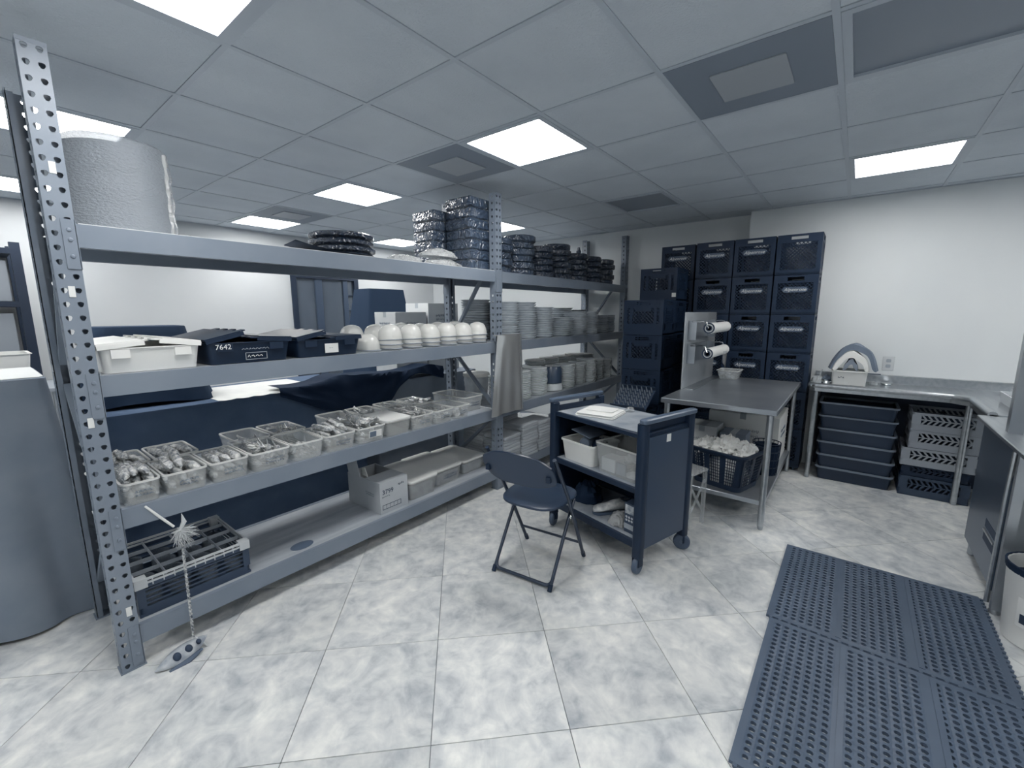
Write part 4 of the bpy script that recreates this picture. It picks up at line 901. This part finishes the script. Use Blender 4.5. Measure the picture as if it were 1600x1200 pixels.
def dish_rack(x, y, zb, wd, dp, h, m, label):
    q = thing('dish_rack', label, 'dish rack', (x, y, zb), 0, 'dish racks under the counter'); b = MB().box(-wd/2, wd/2, -dp/2, dp/2, 0, .012)
    for z0, z1 in ((.012, h*.36), (h*.86, h-.001)):
        b.loft([ring(rr(wd, dp, .02, 3), z0), ring(rr(wd, dp, .02, 3), z1), ring(rr(wd-.012, dp-.012, .015, 3), z1), ring(rr(wd-.012, dp-.012, .015, 3), z0), ring(rr(wd, dp, .02, 3), z0)], False, False)
    for sx in (-1, 1):
        for sy in (-1, 1): b.box(sx*(wd/2-.028)-.028, sx*(wd/2-.028)+.028, sy*(dp/2-.028)-.028, sy*(dp/2-.028)+.028, h*.36, h*.86)
    obj('frame', b, m, q); la = MB(); n = 9
    for sd in range(4):
        L_ = (dp if sd < 2 else wd)-.11; o = (wd if sd < 2 else dp)/2-.006
        pt = lambda p, zz: ((-o if sd == 0 else o), p, zz) if sd < 2 else (p, (-o if sd == 2 else o), zz)
        for row, (za, zb_) in enumerate(((h*.36, h*.61), (h*.61, h*.86))):
            for k in range(n): 
                p = -L_/2+L_*k/n; sl = L_/n*.8; la.bar(pt(p+(0 if row else sl), za), pt(p+(sl if row else 0), zb_), .005, .012)
        la.bar(pt(-L_/2, h*.61), pt(L_/2, h*.61), .006, .008)
    obj('lattice', la, m, q); obj('inner_grid', MB().box(-wd/2+.03, wd/2-.03, -.004, .004, .012, h*.8).box(-.004, .004, -dp/2+.03, dp/2-.03, .012, h*.8), mat('rack inside', .2, .6), q)
    return q
dish_rack(4.915, -.62, .002, .385, .42, .165, M_RACKD, 'dark dish rack on the floor under the counter corner')
dish_rack(4.92, -.615, .168, .37, .40, .09, M_BLACK, 'black shallow rack between the dark rack and the grey racks')
dish_rack(4.916, -.62, .259, .385, .44, .148, M_GREYP, 'grey dish rack under the counter, lowest of three, pulled forward')
dish_rack(4.925, -.645, .408, .385, .42, .148, M_GREYP, 'grey dish rack under the counter, middle of three')
dish_rack(4.925, -.645, .557, .385, .42, .148, M_GREYP, 'grey dish rack under the counter, top of three')
# things on the back counter
z = CZ-.0078
t = thing('plastic_bin', 'pale plastic bin on the counter under folded towels', 'bin', (4.85, .005, z))
obj('body', shell(.20, .235, .22, .25, .125, .004, .015), M_TUBRIM, t); obj('rim', rimring(.23, .26, .120, .02, .01, .009), M_WHITE, t); obj('contents', rbox(.18, .21, .004, .09, .02, .004), M_GREYL, t); obj('print', scribble(.05, .025, 1, 71, .005), M_INK, t, (-.111, .05, .07), -PI/2)
def tent(w2, hp, d2, th, seed):                     # towel hanging over a ridge (ridge runs in x)
    S = []; nn = 18
    for k in range(7):
        s = k/6*2-1; R = []
        for q in range(nn+1):
            p = q/nn*2-1; R.append((s*d2, p*w2*(1+.05*math.sin(3*s+seed))+.004*math.sin(q+seed), hp*(1-abs(p)**2.3)**.8+.006*math.sin(7*p+seed+s)))
        S.append(R)
    return MB().loft(S+[[(x*.98, y*.9, max(q-th, .0)) for x, y, q in r] for r in S[::-1]]+[S[0]], False, False, False)
tw1 = thing('towel_heap', 'grey towel over a folded white towel heaped on the counter bin', 'towels', (4.85, .0, z+.131))
obj('grey_towel', tent(.172, .225, .105, .050, 1), mat('grey towel', .46, .9, bump=.3, bscale=150), tw1, (.02, -.015, .0)); obj('white_towel', tent(.128, .165, .11, .055, 2), M_CLOTHW, tw1, (-.02, 0, 0)); obj('inner_fold', tent(.05, .10, .10, .05, 3), M_CLOTHG, tw1, (-.02, 0, 0))
tag(obj('grey_rag', blob(.04, .04, .055, 81, .3), mat('grey towel', .46, .9), None, (4.90, .165, z+.002)), 'grey rag bunched beside the pale bin on the counter', 'rag')
tag(obj('metal_bowl', MB().lathe([(.025, 0), (.045, .03), (.048, .034), (.044, .031), (.022, .004)], n=18), M_CHROME, None, (4.735, .165, z)), 'small metal bowl at the left end of the counter', 'bowl')
tag(obj('glass_cup', MB().lathe([(.03, 0), (.036, .07), (.034, .07), (.027, .005)], n=16), M_GLASS, None, (4.70, .225, z)), 'clear cup at the left corner of the counter', 'cup')
tag(obj('utensil', MB().tube([(4.82, .235, z+.008), (4.98, .225, z+.045), (5.05, .21, z+.09)], [.004, .004, .007], 6), M_CHROME), 'metal utensil leaning at the left end of the counter', 'utensil')
tag(obj('sponge', blob(.03, .03, .022, 83, .3), M_GREYL, None, (4.95, -.165, z)), 'small pale lump on the counter right of the bin', 'sponge')
tag(obj('soap_dish', MB().lathe([(.03, 0), (.042, .014), (.043, .017), (.038, .014), (.02, .004)], n=16), M_CHROME, None, (4.97, -.26, z)), 'small shallow metal dish on the counter below the outlet', 'dish')
tag(obj('counter_strip', MB().box(5.096, 5.114, -.22, -.01, z+.066, z+.078), M_INK), 'short dark strip lying on the backsplash behind the bin', 'strip').location.z += .0015
t = thing('wall_outlet', 'pale double electrical outlet on the back wall above the counter', 'outlet', (X1B-.001, -.262, 1.054))
obj('cover_plate', rbox(.125, .08, 0, .005, .006, .002), mat('ivory plate', .78, .4), t, rot=(0, -PI/2, 0), loc=(0, 0, 0))
for dz in (-.024, .024): obj('socket', rbox(.030, .034, .005, .0065, .008, .0005), M_GREYP, t, (0, 0, dz), rot=(0, -PI/2, 0))
# ------------------------------------------------------------------ dish machine at the right edge
t = thing('dish_machine', 'stainless dishwashing machine at the right edge beside the mats', 'dish machine', (0, 0, 0))
mb2, my0, my1 = 3.905, -1.46, -.665
obj('front_panel', MB().box(3.10, 3.80, my1-.022, my1-.010, .10, .845), mat('dim stainless panel', .44, .32, metal=.75), t)
obj('cabinet', MB().box(3.62, 3.80, my0, my1-.022, .10, .845).box(3.10, 3.62, my0, -1.20, .10, .845), M_STEELD, t)
obj('work_top', rbox(mb2-2.30, my1-my0+.02, .848, .872, .006, .004, 2, (mb2+2.30)/2, (my0+my1)/2), M_STEEL, t)
for x in (3.76, 3.07): obj('leg', MB().box(x-.018, x+.018, my1-.048, my1-.012, .02, .848) if x < 3.5 else MB().lathe([(.014, 0), (.024, .01), (.024, .10)], (x, my1-.05, 0), 14), M_STEELD, t)
obj('foot', MB().lathe([(.022, 0), (.024, .01), (.02, .022)], (3.07, my1-.030, 0), 12), M_STEELD, t)
obj('pipe', MB().tube([(3.115, my1-.006, .03), (3.115, my1-.006, .62), (3.10, my1-.006, .84)], .011, 8), M_STEEL, t)
for zz in (.26, .335): obj('vent_slot', MB().box(3.18, 3.40, my1-.0098, my1-.0088, zz, zz+.045), M_INK, t)
obj('slot_lip', MB().box(3.18, 3.40, my1-.0095, my1-.003, .312, .322), M_STEEL, t)
obj('hood_post', MB().box(3.40, 3.455, my1-.085, my1-.03, .872, 1.75), M_STEELD, t); obj('hood_post', MB().box(2.75, 2.80, my1-.085, my1-.03, .872, 1.75), M_STEELD, t)
obj('control_box', rbox(.20, .14, 1.28, 1.62, .01, .005, 3, 3.33, my1-.165), M_WHITE, t); obj('switch', MB().box(3.395, 3.412, my1-.0945, my1-.088, 1.36, 1.40), M_WHITE, t)
obj('hood', rbox(.72, .60, 1.62, 1.80, .02, .01, 3, 3.10, my1-.33), M_STEEL, t)
tag(obj('sink_mat', rbox(.28, .30, .8725, .90, .03, .006, 3, 3.20, -.98), M_BLACKR), 'black rubber pad on the dish machine top', 'pad')
t = thing('glass_tray', 'grey rack of upturned glasses on the counter beside the dish machine', 'glass rack', (4.30, -1.08, CZ-.0078))
obj('rack', shell(.46, .44, .48, .46, .075, .008, .02), M_GREYL, t)
GL2 = MB().lathe([(.034, 0), (.038, .002), (.030, .10), (.028, .103), (.004, .105)], n=14, cap0=False).mesh('tumbler'); GL2.materials.append(M_GLASS)
for a in range(4):
    for c in range(4): tag(obj('tumbler', GL2, None, None, (4.30-.16+a*.107, -1.08-.16+c*.107, CZ+.0012)), 'clear upturned glass in the rack beside the dish machine', 'glass', 'glasses in the counter rack')
t = thing('white_bucket', 'white bucket with a label and dark liner under the dish machine', 'bucket', (2.895, -.815, 0))
obj('body', MB().lathe([(.125, 0), (.13, .004), (.148, .33), (.152, .335), (.154, .365), (.150, .37), (.144, .366), (.122, .01), (.02, .008)], n=32), M_WHITE, t)
obj('liner', MB().lathe([(.142, .30), (.149, .374), (.157, .372), (.153, .34)], n=28, cap0=True, cap1=False), M_CLOTHB, t)
R = lambda a, zz: ((.130+.018*zz/.33+.0012)*math.cos(a), (.130+.018*zz/.33+.0012)*math.sin(a), zz)
obj('label', MB().loft([[R(2.2+.8*k/8, zz) for k in range(9)] for zz in (.10, .24)], False, False, False), M_OFFWH, t)
R2 = lambda a, zz: ((.130+.018*zz/.33+.0024)*math.cos(a), (.130+.018*zz/.33+.0024)*math.sin(a), zz)
obj('label_print', MB().loft([[R2(2.3+.6*k/8, zz) for k in range(9)] for zz in (.12, .165)], False, False, False), M_INK, t)
obj('handle', MB().tube([(-.151*math.cos(a), -.155*math.sin(a)*.2-.15, .28-.1*math.sin(a)) for a in [PI*k/10 for k in range(11)]], .003, 5), M_CHROME, t)

# ------------------------------------------------------------------ rubber floor mats
def floor_mat(x0, x1, y0, y1, label, m):
    t = thing('rubber_mat', label, 'floor mat', ((x0+x1)/2, (y0+y1)/2, 0)); wd, dp = x1-x0, y1-y0; th = .013
    NA, NB_ = 27, 24; cx, cy = (wd-.05)/NA, (dp-.05)/NB_; b = MB()
    out = [(1, 0), (1, 1), (0, 1), (-1, 1), (-1, 0), (-1, -1), (0, -1), (1, -1)]
    for a in range(NA):
        for c in range(NB_):
            x, y = -wd/2+.025+cx*(a+.5), -dp/2+.025+cy*(c+.5); ro = [(x+p*cx/2, y+q*cy/2) for p, q in out]
            if c in (7, 8, 15, 16) and c % 2 == 0 or (c in (8, 16)): b.loft([ring(ro, .001), ring(ro, th)], False, True); continue
            ri = [(x+.0105*math.cos(PI*k/4), y+.0105*math.sin(PI*k/4)) for k in range(8)]
            b.loft([ring(ro, th), ring(ri, th+.0015), ring(ri, .001)], False, False)      # open drainage hole with a raised lip
    e = .025
    b.box(-wd/2, -wd/2+e, -dp/2, dp/2, .001, th).box(wd/2-e, wd/2, -dp/2, dp/2, .001, th).box(-wd/2+e, wd/2-e, -dp/2, -dp/2+e, .001, th).box(-wd/2+e, wd/2-e, dp/2-e, dp/2, .001, th)
    obj('sheet', b, m, t)
    for k in range(26):                              # interlocking knobs along the right edge and the near edge
        obj('edge_knob', MB().lathe([(.010, .001), (.010, th-.001), (.007, th)], n=8), m, t, (-wd/2+.018+(wd-.036)*k/25, -dp/2-.006, 0))
    for k in range(22):
        obj('edge_knob', MB().lathe([(.008, .001), (.008, th-.001), (.006, th)], n=8), m, t, (-wd/2-.004, -dp/2+.02+(dp-.04)*k/21, 0))
    for y in (-dp/6, dp/6): obj('rib', MB().box(-wd/2+.02, wd/2-.012, y-.010, y+.010, th+.0002, th+.0025), m, t)
floor_mat(2.330, 3.175, -.655, .212, 'dark rubber drainage mat, the far one of two', M_MAT)
floor_mat(1.430, 2.316, -.685, .195, 'dark rubber drainage mat, nearest the camera', M_MAT)

# ------------------------------------------------------------------ beyond the rack
def plain_table(x0, x1, y0, y1, h, label, m=M_GREYP):
    t = thing('draped_table', label, 'table', ((x0+x1)/2, (y0+y1)/2, 0)); wd, dp = x1-x0, y1-y0
    obj('table_top', rbox(wd, dp, h-.03, h, .02, .004), m, t)
    for sx in (-1, 1):
        for sy in (-1, 1): obj('leg', MB().lathe([(.018, 0), (.018, h-.03)], (sx*(wd/2-.06), sy*(dp/2-.06), 0), 10), M_STEELD, t)
plain_table(-.40, .215, 3.05, 3.66, 1.205, 'tall cocktail table under a grey cloth at the left edge')
c = thing('tablecloth', 'grey cloth draped to the floor over the tall cocktail table', 'tablecloth', (-.0925, 3.355, 0))
obj('drape', drape(.635, .63, 1.212, .012, .10, 9, .05, 2.6), M_CLOTHG, c); obj('top_cover', rbox(.62, .615, 1.2165, 1.2195, .03, .001), M_CLOTHL, c)
plain_table(.42, 2.02, 3.24, 3.92, .94, 'buffet table hidden under a navy cloth behind the rack')
c = thing('tablecloth', 'navy cloth over the long buffet table behind the rack', 'tablecloth', (1.22, 3.58, 0)); obj('drape', drape(1.63, .71, .946, .012, .02, 17, .012, 4), M_CLOTHD, c)
tag(obj('white_runner', MB().loft([[(.98+.72*q/20, 3.222-(.012*abs(math.sin(q*2.1)) if s == 0 else 0)+.62*s, .953-(.004*abs(math.sin(q*2.1)) if s == 0 else 0)) for q in range(21)] for s in (0, .08, .5, 1)], False, False, False), M_CLOTHW), 'white cloth spread on top of the navy draped table', 'cloth')
plain_table(2.20, 3.44, 3.24, 3.92, .90, 'second table hidden under a grey cloth behind the middle post')
c = thing('tablecloth', 'grey cloth over the second table behind the middle post', 'tablecloth', (2.82, 3.58, 0)); obj('drape', drape(1.27, .71, .906, .012, .02, 13, .012, 6), M_CLOTHG, c)
# rumpled black cloth slung over the table edge
S = []; NX, NY = 44, 22
for k in range(NX+1):
    s = k/NX; x = 1.36+1.58*s; R = []
    hem = .33*math.exp(-((x-1.98)/.30)**2)+.05+.04*math.sin(9*x)
    for q in range(NY+1):
        p = q/NY; tot = .20+hem; d = p*tot
        if d < .20: y, zz = 3.405-d, .965+.045*max(0, noise.noise(Vector((x*4, y if q else 3.5, 2.))))+.045*math.exp(-((x-2.0)/.4)**2)+.05*math.exp(-((x-2.75)/.25)**2)
        else: y, zz = 3.20-.03*math.sin((d-.20)*6)-.012*noise.noise(Vector((x*9, d*4, 1))), .962-(d-.20)+.045*math.exp(-((x-2.0)/.4)**2)*max(0, 1-(d-.2)*6)
        R.append((x, y+.018*noise.noise(Vector((x*7, q*.4, 5))), zz))
    S.append(R)
tag(obj('rumpled_cloth', MB().loft(S, False, False, False), M_CLOTHB), 'rumpled black cloth slung over the tables behind the clear bowls', 'cloth')
c = thing('covered_stand', 'tall stand hidden under a black cloth in front of the left wall', 'stand', (3.30, 4.72, 0)); obj('cover', drape(.50, .36, 1.80, .012, .30, 5, .05, 3), M_COVER, c)
obj('post', MB().tube([(0, 0, 0), (0, 0, 1.78)], .02, 8), M_STEELD, c)
carton(2.55, 2.93, 3.42, 3.76, .9125, .30, M_CARD, 'lower left white carton behind the clear bowls')
carton(2.56, 2.94, 3.43, 3.76, 1.2135, .31, M_CARD, 'shorter white carton seen above the clear bowls')
carton(2.95, 3.38, 3.42, 3.78, .9125, .34, M_CARD, 'lower right white carton behind the middle post')
carton(2.96, 3.38, 3.42, 3.78, 1.2535, .36, M_CARD, 'taller white carton beside the middle post above the bowls')
t = thing('grey_mound', 'low dark cloth-covered mound behind the white tote', 'cloth', (.70, 3.62, .9635)); obj('cover', drape(.46, .34, .47, .002, .12, 4, .03, 8, r=.08), M_COVER, t); obj('support', rbox(.40, .28, .001, .45, .02, .004), M_BLACK, t)
# black shelving with boxes at far left
t = thing('black_shelving', 'black shelving unit at the far left edge', 'shelving', (0, 0, 0))
for x in (-1.10, .33):
    for y in (5.50, 5.88): obj('post', MB().box(x, x+.06, y, y+.06, 0, 2.10), M_DOOR, t)
for zz in (.30, .85, 1.16, 1.62, 2.05): obj('shelf', MB().box(-1.04, .33, 5.50, 5.94, zz-.045, zz), M_DOOR, t)
for k, (x0, x1, zb, h, m, lab) in enumerate(((-.62, -.28, 1.622, .34, M_GREYP, 'grey box on the upper black shelf, left'), (-.24, .10, 1.622, .36, mat('dim carton', .5, .7), 'dark box on the upper black shelf'), (.12, .30, 1.622, .33, M_GREYP, 'narrow grey box on the upper black shelf near the post'),
        (-.50, -.12, 1.162, .33, M_GREYP, 'grey box on the middle black shelf'), (-.06, .29, 1.162, .36, M_GREYP, 'large grey box with a white tag on the middle black shelf'), (-.45, .20, .852, .12, M_GREYL, 'pale flat box on the lower black shelf'))):
    carton(x0, x1, 5.54, 5.86, zb, h, m, lab, False)
tag(obj('white_chest', shell(.50, .36, .56, .42, .26, .01, .03, 3, .01), M_WHITE, None, (.02, 5.05, .9605)), 'pale open tray box at the left edge beyond the tall table', 'box')
plain_table(-.50, .45, 4.75, 5.36, .96, 'plain high table at the left edge carrying the pale tray box')
